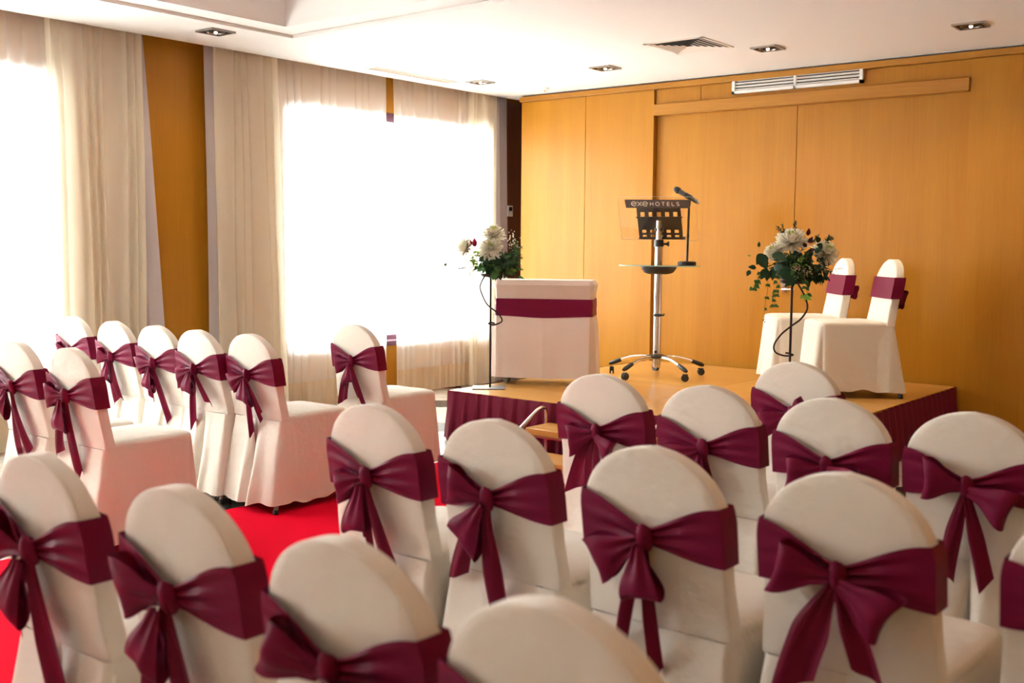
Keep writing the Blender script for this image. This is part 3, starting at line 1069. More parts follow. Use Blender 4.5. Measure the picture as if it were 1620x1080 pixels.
rzc = math.atan2(-0.63, -0.78) - math.pi / 2
chair(3.90, -0.945, HS, rzc, 'cream covered chair on the stage, nearer of the two, pleated corner', [(195, .09, .08), (260, .09, .08)], [(262, .30, .06), (275, .26, .05)], 31, GB, scale=(1.08, 1.12, 1.03))
chair(3.43, -0.61, HS, rzc, 'cream covered chair on the stage, partly behind the white flowers', [(195, .09, .08), (-15, .09, .08)], [(262, .2, .05), (285, .2, .05)], 32, GB, scale=(1.08, 1.12, 1.03))

# ------------------------------------------------------------------ draped table on casters
ta = math.radians(29)
u_ = Vector((math.cos(ta), math.sin(ta)))
w_ = Vector((-math.sin(ta), math.cos(ta)))
TW, TD = 0.70, 0.31
tc_ = Vector((1.705, -2.16)) + u_ * TW / 2 + w_ * TD / 2
t = thing('draped_table', 'narrow wheeled table under a pinkish linen cover with a burgundy band', 'table', (tc_.x, tc_.y, HS), ta)
TZ = 0.765
def tbl_ring(e, n=160):
    return resample(rr_ring(TW / 2 + e, TW / 2 + e, -TD / 2 - e, TD / 2 + e, 0.012, 0.012, 3), n)
b = MB()
rings = []
base = tbl_ring(0.0)
for sc_, z in ((0.02, TZ), (0.5, TZ), (0.985, TZ), (1.0, TZ - 0.006)):
    rings.append([(p.x * sc_, p.y * sc_, z) for p in base])
n = len(base)
for j in range(1, 25):
    v = j / 24
    z = TZ - 0.006 - (TZ - 0.006 - 0.055) * v
    ring = []
    pinch = math.exp(-((z - 0.565) / 0.10) ** 2)
    for i, p in enumerate(base):
        q = Vector((p.x, p.y))
        a = math.atan2(q.y / TD, q.x / TW)
        nn = Vector((math.copysign(1, q.x) if abs(abs(q.x) - TW / 2) < 0.006 else 0, math.copysign(1, q.y) if abs(abs(q.y) - TD / 2) < 0.006 else 0))
        if nn.length > 0:
            nn.normalize()
        off = 0.012 + 0.022 * v - 0.022 * pinch + 0.004 * v * math.sin(q.x * 26 + 1) + 0.003 * nz(q.x * 8, z * 8) 
        off += 0.012 * math.exp(-((z - TZ + 0.02) / 0.03) ** 2)
        # pressed crease down the middle of the long sides
        off += 0.005 * math.exp(-(q.x / 0.012) ** 2) * (0.3 + v) * (1 if abs(abs(q.y) - TD / 2) < 0.006 else 0)
        corner = math.exp(-((abs(q.x) - TW / 2) / 0.05) ** 2)
        off += 0.012 * corner * v
        zz = z + 0.018 * v * (0.35 - abs(q.x)) * (-1)
        q = q + nn * off
        ring.append((q.x, q.y, zz))
    rings.append(ring)
b.loft(rings, True, False)
b.build('table_cover', M['linen'], t, True, 40)
b = MB()
rings = []
for j in range(9):
    v = j / 8
    ring = []
    for i, p in enumerate(tbl_ring(0.004)):
        q = Vector((p.x, p.y))
        nn = Vector((math.copysign(1, q.x) if abs(abs(q.x) - TW / 2 - .004) < 0.006 else 0, math.copysign(1, q.y) if abs(abs(q.y) - TD / 2 - .004) < 0.006 else 0))
        if nn.length > 0:
            nn.normalize()
        sag = 0.014 * math.exp(-(q.x / 0.2) ** 2) * (1 - v)
        q = q + nn * (0.0075 + 0.003 * math.sin(v * 9 + q.x * 6) * 0.5)
        ring.append((q.x, q.y, 0.505 + 0.125 * v - sag))
    rings.append(ring)
b.loft(rings, True, False)
b.build('sash', M['satin'], t, True, 40)['label'] = 'burgundy band round the table cover'
b = MB()
hx, hy = TW / 2 - 0.02, TD / 2 - 0.02
b.box((-hx, -hy, TZ - 0.035), (hx, hy, TZ - 0.004))
b.box((-hx + .03, -hy + .03, 0.09), (hx - .03, hy - .03, 0.115))
for sx in (-1, 1):
    for sy in (-1, 1):
        b.box((sx * (hx - .04) - .015, sy * (hy - .04) - .015, 0.085), (sx * (hx - .04) + .015, sy * (hy - .04) + .015, TZ - 0.03))
b.build('trolley_frame', M['leg'], t, False)
def wheel_pair(parent, cx, cy, r, rot, m1, name='caster', gap=0.011, tw=0.016, base=0.0):
    b = MB()
    T = Matrix.Translation((cx, cy, base + r)) @ Matrix.Rotation(rot, 4, 'Z') @ Matrix.Rotation(math.pi / 2, 4, 'Y')
    for s_ in (-1, 1):
        z0, z1 = s_ * gap, s_ * (gap + tw)
        z0, z1 = min(z0, z1), max(z0, z1)
        b.lathe([(r * 0.5, z0), (r * 0.92, z0), (r, z0 + 0.003), (r, z1 - 0.003), (r * 0.92, z1), (r * 0.4, z1)], 22, T)
    b.tube([T @ Vector((0, 0, -gap - tw)), T @ Vector((0, 0, gap + tw))], r * 0.3, 10)
    c = b.build(name, m1, parent)
    b = MB()
    T2 = Matrix.Translation((cx, cy, base)) @ Matrix.Rotation(rot, 4, 'Z')
    b.tube([(0, 0, r), (0, 0.004, r * 1.7), (0, 0.012, r * 2.05)], [gap * .9, gap * 1.0, gap * .8], 8, T2)
    b.box((-gap * 1.6, -r * 0.7, r * 1.75), (gap * 1.6, r * 0.9, r * 2.02), T2, bev=0.003)
    b.build('caster_fork', m1, c)
    return c
for k, (sx, sy) in enumerate(((-1, -1), (1, -1), (-1, 1), (1, 1))):
    wheel_pair(t, sx * (hx - .055), sy * (hy - .035), 0.026, 0.9 + k, M['castergrey'], gap=0.004, tw=0.012)
    b = MB(); b.tube([(sx * (hx - .055), sy * (hy - .035), 0.05), (sx * (hx - .055), sy * (hy - .035), 0.092)], 0.008, 8); b.build('caster_stem', M['castergrey'], t)

# ------------------------------------------------------------------ lectern
LC = (2.355, -0.965)
la = math.radians(16)
t = thing('lectern', 'wheeled glass and steel lectern with five chrome legs on the stage', 'lectern', (LC[0], LC[1], HS), la)
def lrot(a):      # world azimuth to lectern local
    return a - la
b = MB(); b.tube([(0, 0, 0.09), (0, 0, 0.62)], 0.030, 24); b.tube([(0, 0, 0.62), (0, 0, 0.855)], 0.030, 24)
b.tube([(0, 0, 0.855), (0, 0, 1.035)], 0.0295, 24)
b.tube([(0.0, -0.030, 0.17), (0.0, -0.030, 1.02)], 0.0045, 8)
b.build('pole', M['steel'], t)
b = MB(); b.tube([(0, 0, 1.03), (0, 0, 1.215)], 0.024, 24); b.build('upper_pole', M['steel'], t)
b = MB(); b.lathe([(0.03, 1.012), (0.037, 1.014), (0.037, 1.066), (0.03, 1.068)], 24)
cl = b.build('clamp_collar', M['black'], t)
b = MB(); b.tube([(0.035, 0, 1.035), (0.065, 0, 1.035)], 0.008, 10); b.tube([(0.062, 0, 1.035), (0.075, 0, 1.035)], [0.012, 0.021], 12); b.tube([(0.075, 0, 1.035), (0.079, 0, 1.035)], 0.021, 12)
b.build('clamp_knob', M['black'], cl)
b = MB(); b.lathe([(0.031, 0.47), (0.035, 0.472), (0.035, 0.49), (0.031, 0.492)], 24); b.tube([(0.03, -0.01, 0.481), (0.055, -0.012, 0.481)], 0.007, 8)
b.tube([(0.052, -0.012, 0.481), (0.062, -0.02, 0.49), (0.056, -0.03, 0.496)], 0.003, 6)
b.build('cable_clip', M['black'], t)
b = MB(); b.lathe([(0.02, 0.138), (0.06, 0.140), (0.084, 0.152), (0.082, 0.161), (0.055, 0.170), (0.034, 0.176)], 28); b.build('hub', M['black'], t)
b = MB(); b.lathe([(0.025, 0.07), (0.03, 0.075), (0.03, 0.14), (0.025, 0.142)], 20); b.build('hub_sleeve', M['chrome'], t)
b = MB(); b.tube([(0.0, -0.031, 0.195), (0.0, -0.037, 0.195)], 0.011, 12); b.build('cable_port', M['black'], t)
R_ = 0.375
for k, a in enumerate((52, 122, 192, 262, 336)):
    a = lrot(math.radians(a))
    ca, sa = math.cos(a), math.sin(a)
    pts = []
    for i in range(9):
        u = i / 8
        r = 0.05 + (R_ - 0.05) * u
        z = 0.150 + 0.008 * math.sin(math.pi * min(1, u * 1.2)) - 0.064 * u ** 2.0
        pts.append((r * ca, r * sa, z))
    b = MB(); b.tube(pts[:-1], [0.0135] * 8, 12); lg = b.build('leg', M['chrome'], t); lg['label'] = 'curved chrome leg'
    b = MB(); e, d = Vector(pts[-1]), Vector(pts[-3])
    b.tube([pts[-3], pts[-2], pts[-1], tuple(e + (e - d) * 0.25)], [0.015, 0.0175, 0.0175, 0.012], 12); b.build('end_cap', M['black'], lg)
    wheel_pair(lg, pts[-1][0], pts[-1][1], 0.0285, a + 1.3 + k * 1.1, M['tyre'], gap=0.005, tw=0.013)
# glass shelf with black bracket
SZ = 0.862
b = MB()
n = 48
out = []
for i in range(n):
    a = 2 * math.pi * i / n
    cx_, sy_ = math.cos(a), math.sin(a)
    out.append((0.315 * math.copysign(abs(cx_) ** 0.6, cx_), 0.02 + 0.17 * math.copysign(abs(sy_) ** 0.75, sy_)))
b.cur = 0
b.loft([[(x, y, SZ) for x, y in out], [(x * 1.002, y * 1.002, SZ + 0.003) for x, y in out], [(x * 1.002, y * 1.002, SZ + 0.006) for x, y in out], [(x, y, SZ + 0.008) for x, y in out]], True, True)
b.mi = [1] * (3 * n) + [0, 0]
sh = b.build('shelf', [M['greenglass'], M['glassedge']], t, False)
sh['label'] = 'green tinted glass shelf'
b = MB()
rings = []
for z, e in ((SZ - 0.062, 0.55), (SZ - 0.05, 0.80), (SZ - 0.02, 0.97), (SZ - 0.002, 1.0), (SZ, 0.98)):
    rings.append([(0.142 * e * math.copysign(abs(math.cos(a)) ** 0.8, math.cos(a)), 0.01 + 0.075 * e * math.sin(a), z) for a in (2 * math.pi * i / 32 for i in range(32))])
b.loft(rings, True, True)
b.build('shelf_bracket', M['black'], t)
# clear tilted panel with the sign strip and perforated tray; local z is the tilted upward direction
TP = Matrix.Translation((0.004, -0.055, 1.215)) @ Matrix.Rotation(math.radians(24), 4, 'X') @ Matrix.Rotation(math.radians(0.8), 4, 'Y')
pw, ph0, ph1 = 0.305, -0.165, 0.195
b = MB()
rim = resample([(x, z) for x, z in rr_ring(pw, pw, ph0, ph1, 0.012, 0.012, 4)], 96)
b.loft([[(p.x, y, p.y) for p in rim] for y in (-0.0025, 0.0025)], True, True, TP)
b.mi = [1] * 96 + [0, 0]
pn = b.build('acrylic_panel', [M['acrylic'], M['acrylicedge']], t, False)
pn['label'] = 'clear acrylic panel'
b = MB(); b.loft([[(-0.250, y, 0.172), (0.258, y, 0.172), (0.258, y, 0.104), (-0.243, y, 0.104)] for y in (-0.0065, -0.0028)], True, True, TP)
sg = b.build('sign_strip', M['signbrown'], pn, False)
sg['label'] = 'dark brown strip reading exe HOTELS'
def stroke(b, pts, wd, T, y=-0.0082):
    """flat ribbon letter stroke in the sign plane, a raised 0.7 mm thick"""
    P = [Vector(p) for p in pts]
    L, Rr = [], []
    for i, p in enumerate(P):
        d = (P[min(i + 1, len(P) - 1)] - P[max(i - 1, 0)]).normalized()
        n_ = Vector((-d.y, d.x)) * wd / 2
        L.append(p + n_); Rr.append(p - n_)
    rings = []
    for a, c in zip(L, Rr):
        rings.append([(a.x, y, a.y), (c.x, y, c.y), (c.x, y + 0.0007, c.y), (a.x, y + 0.0007, a.y)])
    b.loft(rings, True, True, T)
def arc(cx, cy, rx, ry, a0, a1, n=14):
    return [(cx + rx * math.cos(math.radians(a0 + (a1 - a0) * k / n)), cy + ry * math.sin(math.radians(a0 + (a1 - a0) * k / n))) for k in range(n + 1)]
def letter(ch, x, z, h, wd, T):
    b = MB()
    w2 = h * 0.62
    if ch == 'e':
        r = h / 2
        stroke(b, arc(x + r * 1.15, z + r, r * 1.15, r, 0, 318, 26), wd, T)
        stroke(b, [(x + 0.002, z + r), (x + 2.3 * r, z + r)], wd, T, -0.0083)
        adv = 2.3 * r
    elif ch == 'x':
        stroke(b, [(x, z), (x + h * 0.5, z + h * 0.44), (x + h, z + h)], wd, T)
        stroke(b, [(x, z + h), (x + h * 0.5, z + h * 0.56), (x + h, z)], wd, T, -0.0083)
        adv = h
    elif ch == 'H':
        for q in (0, w2 * 1.25):
            stroke(b, [(x + q, z), (x + q, z + h)], wd, T)
        stroke(b, [(x, z + h / 2), (x + w2 * 1.25, z + h / 2)], wd, T, -0.0083)
        adv = w2 * 1.25
    elif ch == 'O':
        stroke(b, arc(x + h * 0.53, z + h / 2, h * 0.53, h * 0.5, 0, 360, 28), wd, T)
        adv = h * 1.06
    elif ch == 'T':
        stroke(b, [(x, z + h), (x + w2 * 1.3, z + h)], wd, T)
        stroke(b, [(x + w2 * .65, z), (x + w2 * .65, z + h)], wd, T, -0.0083)
        adv = w2 * 1.3
    elif ch == 'E':
        stroke(b, [(x, z), (x, z + h)], wd, T)
        for q in (0, .5, 1):
            stroke(b, [(x, z + h * q), (x + w2, z + h * q)], wd, T, -0.0083)
        adv = w2
    elif ch == 'L':
        stroke(b, [(x, z + h), (x, z)], wd, T)
        stroke(b, [(x, z), (x + w2, z)], wd, T, -0.0083)
        adv = w2
    else:
        stroke(b, arc(x + w2 * .55, z + h * .75, w2 * .5, h * .25, 30, 270, 12) + arc(x + w2 * .55, z + h * .25, w2 * .5, h * .25, 90, -150, 12), wd, T)
        adv = w2 * 1.1
    b.build('letter', M['signletter'], sg, False)
    return x + adv
x_ = -0.197
for ch in 'exe':
    x_ = letter(ch, x_, 0.122, 0.034, 0.0064, TP) + 0.008
x_ += 0.013
for ch in 'HOTELS':
    x_ = letter(ch, x_, 0.125, 0.028, 0.0056, TP) + 0.0195
# perforated black tray (music-stand style), holes are real
TT = Matrix.Translation((0.0, 0.0, 1.19)) @ Matrix.Rotation(math.radians(24), 4, 'X')
b = MB()
xsplit = [-0.175]
hx_ = [-0.13, -0.065, 0.0, 0.065, 0.13]
for c in hx_:
    xsplit += [c - 0.0165, c + 0.0165]
xsplit.append(0.175)
zspl = [-0.135, -0.121, -0.099, -0.081, -0.056, 0.055, 0.092, 0.13]
holes_z = {1, 3, 5}
for i in range(len(xsplit) - 1):
    for j in range(len(zspl) - 1):
        if i % 2 == 1 and j in holes_z:
            continue
        b.box((xsplit[i], 0.012, zspl[j]), (xsplit[i + 1], 0.015, zspl[j + 1]), TT)
b.box((-0.185, 0.008, 0.045), (0.185, 0.012, 0.055), TT)
b.box((-0.185, 0.015, -0.138), (0.185, 0.06, -0.134), TT)
tr_ = b.build('perforated_tray', M['black'], t, False)
b = MB(); b.box((-0.03, -0.02, 1.13), (0.03, 0.03, 1.16), bev=0.004); b.build('panel_mount', M['black'], t)

# desk microphone stand on the shelf
mx_, my_ = 0.225, 0.0
Lm = Matrix.Translation((LC[0], LC[1], HS)) @ Matrix.Rotation(la, 4, 'Z')
p0 = Lm @ Vector((mx_, my_, SZ + 0.008))
t = thing('microphone_stand', 'black desk microphone stand on the lectern glass shelf', 'microphone stand', tuple(p0), la)
b = MB(); b.lathe([(0.066, 0.0), (0.07, 0.004), (0.07, 0.026), (0.062, 0.032), (0.01, 0.034)], 28); b.build('base', M['black'], t)
b = MB(); b.tube([(0, 0, 0.03), (0.006, 0, 0.485)], 0.009, 12); b.tube([(0.0025, 0, 0.22), (0.0027, 0, 0.235)], 0.0115, 12); b.build('stem', M['black'], t)
CLP = Vector((0.006, 0, 0.487))
b = MB(); b.tube([CLP - Vector((0, 0, 0.03)), CLP, CLP + Vector((-0.004, 0, 0.02))], [0.012, 0.013, 0.010], 10)
md = Vector((-0.86, 0.10, 0.50)).normalized()
mc = CLP + Vector((-0.004, 0, 0.038))
b.tube([mc - md * 0.03, mc + md * 0.03], [0.0215, 0.0205], 14, caps=False); b.build('clip', M['black'], t)
W0 = Matrix.Translation(p0) @ Matrix.Rotation(la, 4, 'Z')
c0 = W0 @ mc
wd = (W0.to_3x3() @ md).normalized()
t = thing('microphone', 'grey handheld microphone with dark grille in the clip of the desk stand', 'microphone', tuple(c0))
b = MB(); b.tube([-wd * 0.085, -wd * 0.08, -wd * 0.03, wd * 0.02, wd * 0.07, wd * 0.085], [0.013, 0.0155, 0.016, 0.0175, 0.020, 0.020], 18); b.build('handle', M['micgrey'], t)
b = MB(); b.tube([wd * 0.085, wd * 0.092, wd * 0.10, wd * 0.115, wd * 0.13, wd * 0.137], [0.021, 0.0245, 0.0255, 0.0245, 0.018, 0.008], 18); b.build('grille', M['grill'], t)
b = MB(); b.tube([-wd * 0.097, -wd * 0.085], [0.0145, 0.0155], 16); b.build('end_ring', M['steel'], t)

# ------------------------------------------------------------------ flower stands and arrangements
def leaf_shape(b, base, d, up, L, Wd, curl=0.25, n=6, heart=False):
    d = Vector(d).normalized()
    side = d.cross(Vector(up)).normalized()
    nn = side.cross(d).normalized()
    base = Vector(base)
    row = []
    for i in range(n + 1):
        u = i / n
        wl = Wd / 2 * (math.sin(math.pi * min(1, u ** 0.75)) if not heart else math.sin(math.pi * u ** 0.55)) + 0.0004
        c = base + d * (L * u) - nn * (curl * L * u * u)
        row.append([tuple(c - side * wl + nn * wl * 0.25), tuple(c), tuple(c + side * wl + nn * wl * 0.25)])
    b.loft(row, False)
def mum(c, ax, r, seed, parent, deep=0.65):
    """chrysanthemum: layered strap petals curving inward, greenish centre"""
    rn = random.Random(seed)
    ax = Vector(ax).normalized()
    a1 = ax.orthogonal().normalized()
    a2 = ax.cross(a1)
    b = MB(); bc = MB()
    c = Vector(c)
    for ly in range(9):
        q = ly / 8
        th = math.radians(112 - 100 * q)
        cnt = int(24 - 13 * q)
        for k in range(cnt):
            a = 2 * math.pi * (k + 0.5 * (ly % 2)) / cnt + rn.uniform(-.12, .12)
            t2 = th + rn.uniform(-.10, .10)
            rad = a1 * math.cos(a) + a2 * math.sin(a)
            d = rad * math.sin(t2) + ax * math.cos(t2)
            L = r * (1.0 - 0.38 * q) * rn.uniform(0.88, 1.1)
            wd2 = r * 0.135 * (1 - 0.3 * q)
            side = ax.cross(rad).normalized()
            inn = side.cross(d).normalized()
            if inn.dot(ax) < 0:
                inn = -inn
            st = c + d * (r * 0.08)
            row = []
            for i in range(5):
                u = i / 4
                wl = wd2 * (0.55 + 0.75 * u - 0.95 * max(0, u - 0.6) / 0.4 * 0.9) 
                p = st + d * (L * u) + inn * (L * (0.30 * u * u - 0.05 * u))
                row.append([tuple(p - side * wl + inn * wl * 0.5), tuple(p), tuple(p + side * wl + inn * wl * 0.5)])
            (bc if ly >= 7 else b).loft(row, False)
    o = b.build('chrysanthemum', M['petal'], parent, True, 180)
    bc.build('flower_centre', M['petalc'], o, True, 180)
    return o
def arrangement(name, label, origin, az):
    """origin: where the rod meets the flowers; local x right, y away, z up as seen from az"""
    return thing(name, label, 'flower arrangement', origin, az)
def stand(label, x, y, az, h, plate, lean, wire):
    t = thing('flower_stand', label, 'flower stand', (x, y, HS), az, 'iron flower stands')
    b = MB(); b.box((plate[0], plate[1], 0), (plate[2], plate[3], 0.006), bev=0.0015); b.build('base_plate', M['plate'], t)
    b = MB(); b.tube([(0, 0, 0.004), (lean, 0, h)], 0.0075, 10); b.build('rod', M['iron'], t)
    b = MB()
    P = [Vector(p) for p in wire]
    pts = []
    for i in range(len(P) - 1):
        p_1, p0_, p1_, p2_ = P[max(i - 1, 0)], P[i], P[i + 1], P[min(i + 2, len(P) - 1)]
        for k in range(8):
            u = k / 8
            pts.append(0.5 * ((2 * p0_) + (p1_ - p_1) * u + (2 * p_1 - 5 * p0_ + 4 * p1_ - p2_) * u * u + (3 * p0_ - p_1 - 3 * p1_ + p2_) * u ** 3))
    pts.append(P[-1])
    b.tube(pts, 0.0056, 8); b.build('scroll_wire', M['iron'], t)
    b = MB(); b.lathe([(0.01, h - 0.012), (0.06, h - 0.006), (0.075, h + 0.012), (0.07, h + 0.014), (0.055, h - 0.001)], 20, None, lean, 0); b.build('cup', M['iron'], t)
    return t
# left stand
AL = math.radians(38.8)
hL = 0.80
stand('dark iron flower stand on the left front corner of the stage', 1.8275, -2.368, AL, hL, (-0.125, -0.10, 0.105, 0.10), 0.0,
      [(-0.039, 0, 0.803), (-0.073, -0.01, 0.732), (-0.061, -0.012, 0.671), (-0.02, -0.014, 0.594), (0.043, -0.012, 0.544), (0.079, -0.004, 0.499), (0.075, 0.004, 0.472), (0.025, 0.01, 0.451), (-0.011, 0.006, 0.458), (-0.002, -0.01, 0.469), (0.032, -0.012, 0.464)])
# right stand
AR = math.radians(25)
hR = 0.80
RX_, RY_ = 3.905, -1.945
stand('dark iron flower stand rising behind the frontmost chair', RX_, RY_, AR, hR, (-0.10, -0.10, 0.10, 0.10), 0.0,
      [(0.03, 0, 0.80), (0.07, -0.01, 0.73), (0.095, -0.012, 0.65), (0.06, -0.014, 0.58), (0.0, -0.012, 0.53), (-0.06, -0.01, 0.475), (-0.098, 0, 0.41), (-0.088, 0.006, 0.365), (-0.04, 0.01, 0.345), (0.0, 0.012, 0.345), (0.018, 0.004, 0.352), (-0.01, -0.012, 0.362), (-0.028, -0.010, 0.364)])

def foliage(b, rn, n, c, ext, L, Wd, down=0.2):
    for _ in range(n):
        d = Vector((rn.gauss(0, 1), rn.gauss(0, 1), rn.gauss(0, 1) - down)).normalized()
        p = Vector(c) + Vector((d.x * ext[0], d.y * ext[1], d.z * ext[2])) * rn.uniform(0.25, 0.95)
        d2 = (d + Vector((rn.gauss(0, .5), rn.gauss(0, .5), rn.gauss(0, .4)))).normalized()
        s_ = rn.uniform(0.7, 1.3)
        leaf_shape(b, p, d2, Vector((rn.gauss(0, .4), -0.5 + rn.gauss(0, .4), 1)), L * s_, Wd * s_, rn.uniform(0.05, 0.4))
def needle_sprig(b, base, tip, rn, n=26, L=0.022):
    base, tip = Vector(base), Vector(tip)
    b.tube([base, (base + tip) / 2 + Vector((0, 0, 0.006)), tip], [0.0015, 0.0013, 0.0008], 5)
    for i in range(n):
        u = 0.2 + 0.8 * i / n
        p = base.lerp(tip, u)
        d = (tip - base).normalized() * 0.7 + Vector((rn.gauss(0, .6), rn.gauss(0, .6), rn.gauss(0, .6)))
        leaf_shape(b, p, d, (0.1, -1, 0.3), L, 0.004, 0.1, 3)
def twig(b, pts, r=0.0034):
    b.tube(pts, r, 5)
def oasis(t, c, r, sq):
    b = MB(); b.ball(c, r, 14, sq); b.build('moss_core', M['leafdark'], t)

# ---- left arrangement (local x right, y away, z up; origin on the stand's cup)
sL = 1 / 221.0
t = arrangement('flower_arrangement', 'white chrysanthemums with a magenta bud on the left stand, against the curtain', (1.8275, -2.368, HS + hL), AL)
def PL(u, v, out=0.0):
    return Vector(((u - 779.5) * sL, -out, (v - 438) * -sL))
rn = random.Random(5)
oasis(t, PL(786, 420), 0.085, (1.15, 0.9, 0.75))
mum(PL(784, 374, 0.02), (0.02, -0.45, 0.9), 0.083, 1, t)
mum(PL(780, 396, 0.07), (-0.05, -0.80, 0.55), 0.083, 2, t)
mum(PL(741, 394, 0.03), (-0.85, -0.30, 0.35), 0.072, 3, t)
b = MB()
foliage(b, rn, 150, PL(788, 418), (0.15, 0.12, 0.085), 0.05, 0.032)
foliage(b, rn, 70, PL(806, 415, 0.02), (0.085, 0.08, 0.08), 0.05, 0.022)
b.build('dark_foliage', M['leafdark'], t, True, 180)
b = MB()
foliage(b, rn, 110, PL(790, 416, 0.03), (0.16, 0.12, 0.085), 0.045, 0.026, 0.4)
leaf_shape(b, PL(790, 428, 0.09), (-0.35, -0.35, -0.75), (0, -1, 0.5), 0.085, 0.055, 0.1)
leaf_shape(b, PL(800, 422, 0.09), (-0.7, -0.3, -0.5), (0, -1, 0.4), 0.10, 0.045, 0.1)
leaf_shape(b, PL(794, 432, 0.08), (-0.8, -0.2, -0.35), (0, -1, 0.6), 0.09, 0.036, 0.1)
leaf_shape(b, PL(822, 438, 0.04), (0.8, -0.1, -0.3), (0, -1, 0.6), 0.05, 0.018, 0.1)
for k in range(6):
    needle_sprig(b, PL(806 + k * 2, 418 - 3 * k, 0.04), PL(822 + rn.uniform(-3, 8), 428 - 9 * k, 0.05), rn)
b.build('green_foliage', M['leafmid'], t, True, 180)
b = MB()
foliage(b, rn, 34, PL(756, 412, 0.03), (0.055, 0.05, 0.05), 0.036, 0.024, 0.1)
foliage(b, rn, 14, PL(812, 424, 0.07), (0.04, 0.03, 0.03), 0.034, 0.02)
b.build('light_foliage', M['leaflight'], t, True, 180)
b = MB()
bb = PL(756, 393, 0.06)
for k in range(5):
    a = 2 * math.pi * k / 5
    leaf_shape(b, bb, Vector((-0.25 + 0.36 * math.cos(a), 0.36 * math.sin(a), 0.75)), Vector((math.cos(a), math.sin(a), 0.1)), 0.072, 0.03, -0.1)
b.build('magenta_bud', M['bud'], t, True, 180)
b = MB()
for k in range(46):
    p = PL(813 + rn.gauss(0, 4), 384 + rn.gauss(0, 9), 0.03 + rn.gauss(0, .015))
    b.ball(p, rn.uniform(0.0035, 0.006), 5)
b.build('blossom_sprig', M['blossom'], t, True, 180)
b = MB()
twig(b, [PL(812, 405, .03), PL(813, 385, .03), PL(811, 374, .03)], 0.002)
twig(b, [PL(760, 415, .02), PL(735, 420, .03), PL(722, 436, .03), PL(712, 431, .03), PL(709, 424, .03), PL(714, 414, .03), PL(721, 407, .03)])
twig(b, [PL(713, 431, .03), PL(707, 437, .03)], 0.0016)
twig(b, [PL(713, 431, .03), PL(717, 433, .03)], 0.0016)
for _ in range(10):
    u0, v0 = 755 + rn.uniform(-6, 6), 424 + rn.uniform(-4, 4)
    u1, v1 = u0 - rn.uniform(8, 32), v0 + rn.uniform(-4, 24)
    twig(b, [PL(u0, v0, .03), PL((u0 + u1) / 2, (v0 + v1) / 2 + 2, .04), PL(u1, v1, .05)], 0.002)
    for _k in range(3):
        q = rn.uniform(0.4, 1)
        b.ball(PL(u0 + (u1 - u0) * q + rn.uniform(-2, 2), v0 + (v1 - v0) * q + rn.uniform(-2, 2), .045), 0.0032, 5)
b.build('twigs', M['stem'], t, True, 180)
b = MB(); b.ball(PL(709, 421, .03), 0.011, 8, (1, 0.5, 1)); b.build('seed_pod', M['leafmid'], t)

# ---- right arrangement
sR = 1 / 253.5
t = arrangement('flower_arrangement', 'white chrysanthemums over glossy leaves and trailing ivy on the right stand', (RX_, RY_, HS + hR), AR)
c440 = 447.0
def PR(u, v, out=0.0):
    return Vector(((u - 1253) * sR, -out, (v - c440) * -sR))
rn = random.Random(8)
oasis(t, PR(1254, 425), 0.10, (1.2, 0.95, 0.8))
mum(PR(1250, 384, 0.03), (-0.02, -0.45, 0.9), 0.100, 11, t)
mum(PR(1301, 400, 0.0), (0.50, -0.55, 0.6), 0.082, 12, t)
mum(PR(1224, 400, 0.03), (-0.45, -0.5, 0.75), 0.062, 13, t)
b = MB()
foliage(b, rn, 190, PR(1262, 420, 0.01), (0.17, 0.14, 0.10), 0.05, 0.03)
foliage(b, rn, 60, PR(1290, 428, 0.02), (0.09, 0.08, 0.07), 0.04, 0.022)
for (u, v, d, L, Wd) in ((1212, 404, (-0.35, -0.45, -0.35), .10, .075), (1205, 412, (0.3, -0.5, -0.4), .085, .06), (1222, 402, (0.55, -0.55, -0.22), .125, .062),
                         (1215, 425, (-0.3, -0.35, -0.5), .085, .05), (1222, 425, (0.05, -0.3, -0.7), .075, .04), (1235, 425, (0.6, -0.4, -0.55), .12, .075),
                         (1262, 436, (-0.75, -0.35, -0.55), .11, .05), (1217, 428, (-0.1, -0.3, -0.5), .07, .045), (1296, 392, (-0.5, -0.4, 0.3), .05, .04),
                         (1284, 398, (0.6, -0.4, 0.2), .05, .04), (1291, 384, (-0.3, -0.3, 0.5), .045, .035), (1198, 424, (-0.85, -0.2, 0.12), .05, .032), (1189, 428, (-0.35, -0.2, -0.6), .042, .028),
                         (1201, 392, (0.02, -0.1, 0.9), .035, .018)):
    leaf_shape(b, PR(u, v, 0.115), d, (0.05, -1, 0.55), L, Wd, 0.12, 8)
for (u0, v0, u1, v1) in ((1238, 372, 1228, 361), (1240, 374, 1236, 358), (1255, 366, 1254, 353), (1278, 388, 1290, 374), (1300, 385, 1310, 377), (1300, 384, 1306, 375), (1296, 425, 1310, 430), (1286, 432, 1300, 440), (1298, 430, 1306, 441)):
    needle_sprig(b, PR(u0, v0, 0.04), PR(u1, v1, 0.05), rn, 22, 0.02)
b.build('dark_foliage', M['leafdark'], t, True, 180)
b = MB()
foliage(b, rn, 60, PR(1262, 420, 0.05), (0.13, 0.10, 0.07), 0.04, 0.024, 0.3)
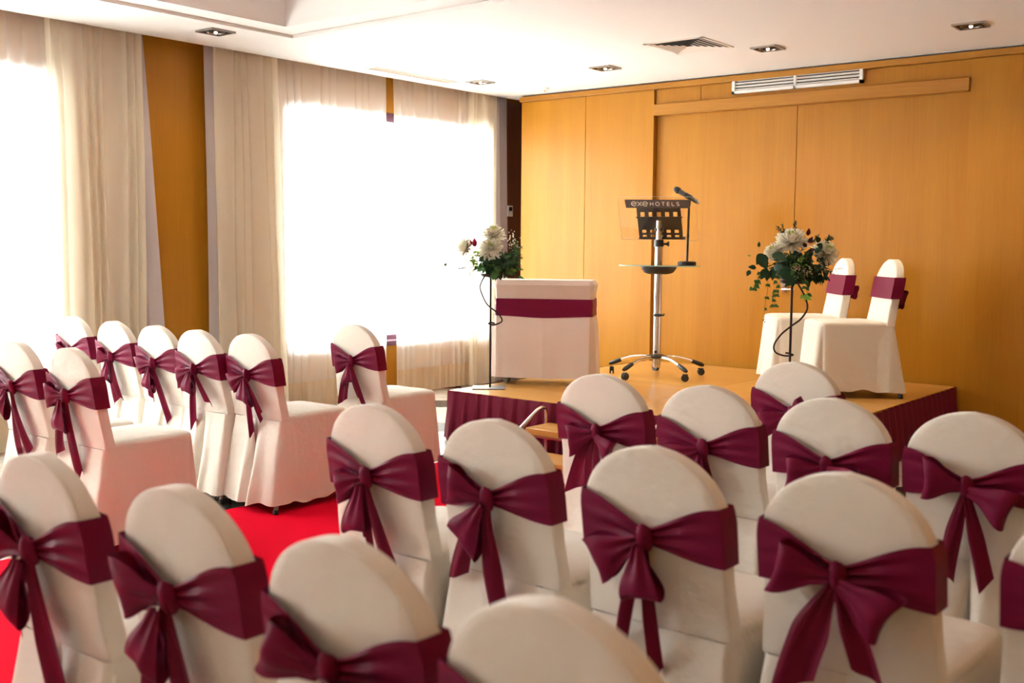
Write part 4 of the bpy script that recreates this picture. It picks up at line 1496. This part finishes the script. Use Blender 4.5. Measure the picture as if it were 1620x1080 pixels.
# trailing ivy
def ivy(b, bs, pts, step, L):
    P = [Vector(p) for p in pts]
    twig(bs, P, 0.0011)
    for i in range(len(P) - 1):
        m_ = max(1, int((P[i + 1] - P[i]).length / step))
        for k in range(m_):
            p = P[i].lerp(P[i + 1], (k + .5) / m_)
            for s_ in (-1, 1):
                if rn.random() < 0.75:
                    leaf_shape(b, p, (s_ * 0.7 + rn.gauss(0, .2), -0.4, -0.55 + rn.gauss(0, .25)), (0, -1, 0.5), L * rn.uniform(.7, 1.2), L * rn.uniform(.6, .95), 0.15, 6, True)
bs = MB()
ivy(b, bs, [PR(1205, 428, .09), PR(1201, 440, .10), PR(1195, 452, .10), PR(1192, 459, .10)], 0.022, 0.036)
ivy(b, bs, [PR(1228, 432, .09), PR(1230, 448, .10), PR(1228, 468, .10), PR(1226, 486, .10)], 0.024, 0.034)
ivy(b, bs, [PR(1216, 440, .09), PR(1216, 458, .10), PR(1213, 480, .10), PR(1212, 492, .10)], 0.055, 0.022)
ivy(b, bs, [PR(1270, 440, .09), PR(1274, 456, .10), PR(1277, 470, .10)], 0.03, 0.034)
b.build('trailing_ivy', M['leafmid'], t, True, 180)
bs.build('ivy_stem', M['stem'], t, True, 180)
b = MB()
ivy(b, MB(), [PR(1268, 464, .105), PR(1278, 470, .11)], 0.02, 0.034)
foliage(b, rn, 20, PR(1264, 415, 0.10), (0.05, 0.04, 0.04), 0.03, 0.02)
ivy(b, MB(), [PR(1190, 405, .09), PR(1183, 404, .09)], 0.02, 0.014)
b.build('light_foliage', M['leaflight'], t, True, 180)
b = MB()
for (u, v, su, sv, k) in ((1257, 424, 9, 6, 60), (1272, 428, 9, 6, 50), (1243, 403, 6, 5, 30), (1256, 436, 5, 4, 20), (1222, 388, 5, 3, 16)):
    for _ in range(k):
        b.ball(PR(u + rn.gauss(0, su * .6), v + rn.gauss(0, sv * .6), 0.12 + rn.gauss(0, .012)), rn.uniform(0.0025, 0.0045), 5)
b.build('blossom_sprig', M['seed'], t, True, 180)
b = MB()
for (u0, v0, dx, dz, L) in ((1274, 374, 0.1, 1, .05), (1276, 384, 0.35, 0.6, .045), (1272, 392, -0.3, 0.5, .04), (1276, 398, 0.5, 0.2, .05), (1273, 382, 0.7, -0.1, .045)):
    leaf_shape(b, PR(u0, v0, 0.06), (dx, -0.25, dz), (0.2, -1, 0.2), L, 0.026, -0.1)
b.build('maroon_bud', M['budk'], t, True, 180)
b = MB()
twig(b, [PR(1300, 430, .03), PR(1308, 426, .03), PR(1320, 424, .03), PR(1328, 424, .03)], 0.0012)
for (u, v, du, dv) in ((1311, 425, 3, 5), (1316, 424, 3, 5), (1321, 424, 3, 3)):
    twig(b, [PR(u, v, .03), PR(u + du, v + dv, .03)], 0.0011)
twig(b, [PR(1213, 490, .10), PR(1212, 498, .10), PR(1213, 504, .10)], 0.001)
b.ball(PR(1211, 505, .10), 0.005, 6); b.ball(PR(1213, 508, .10), 0.004, 6)
b.build('twigs', M['stem'], t, True, 180)
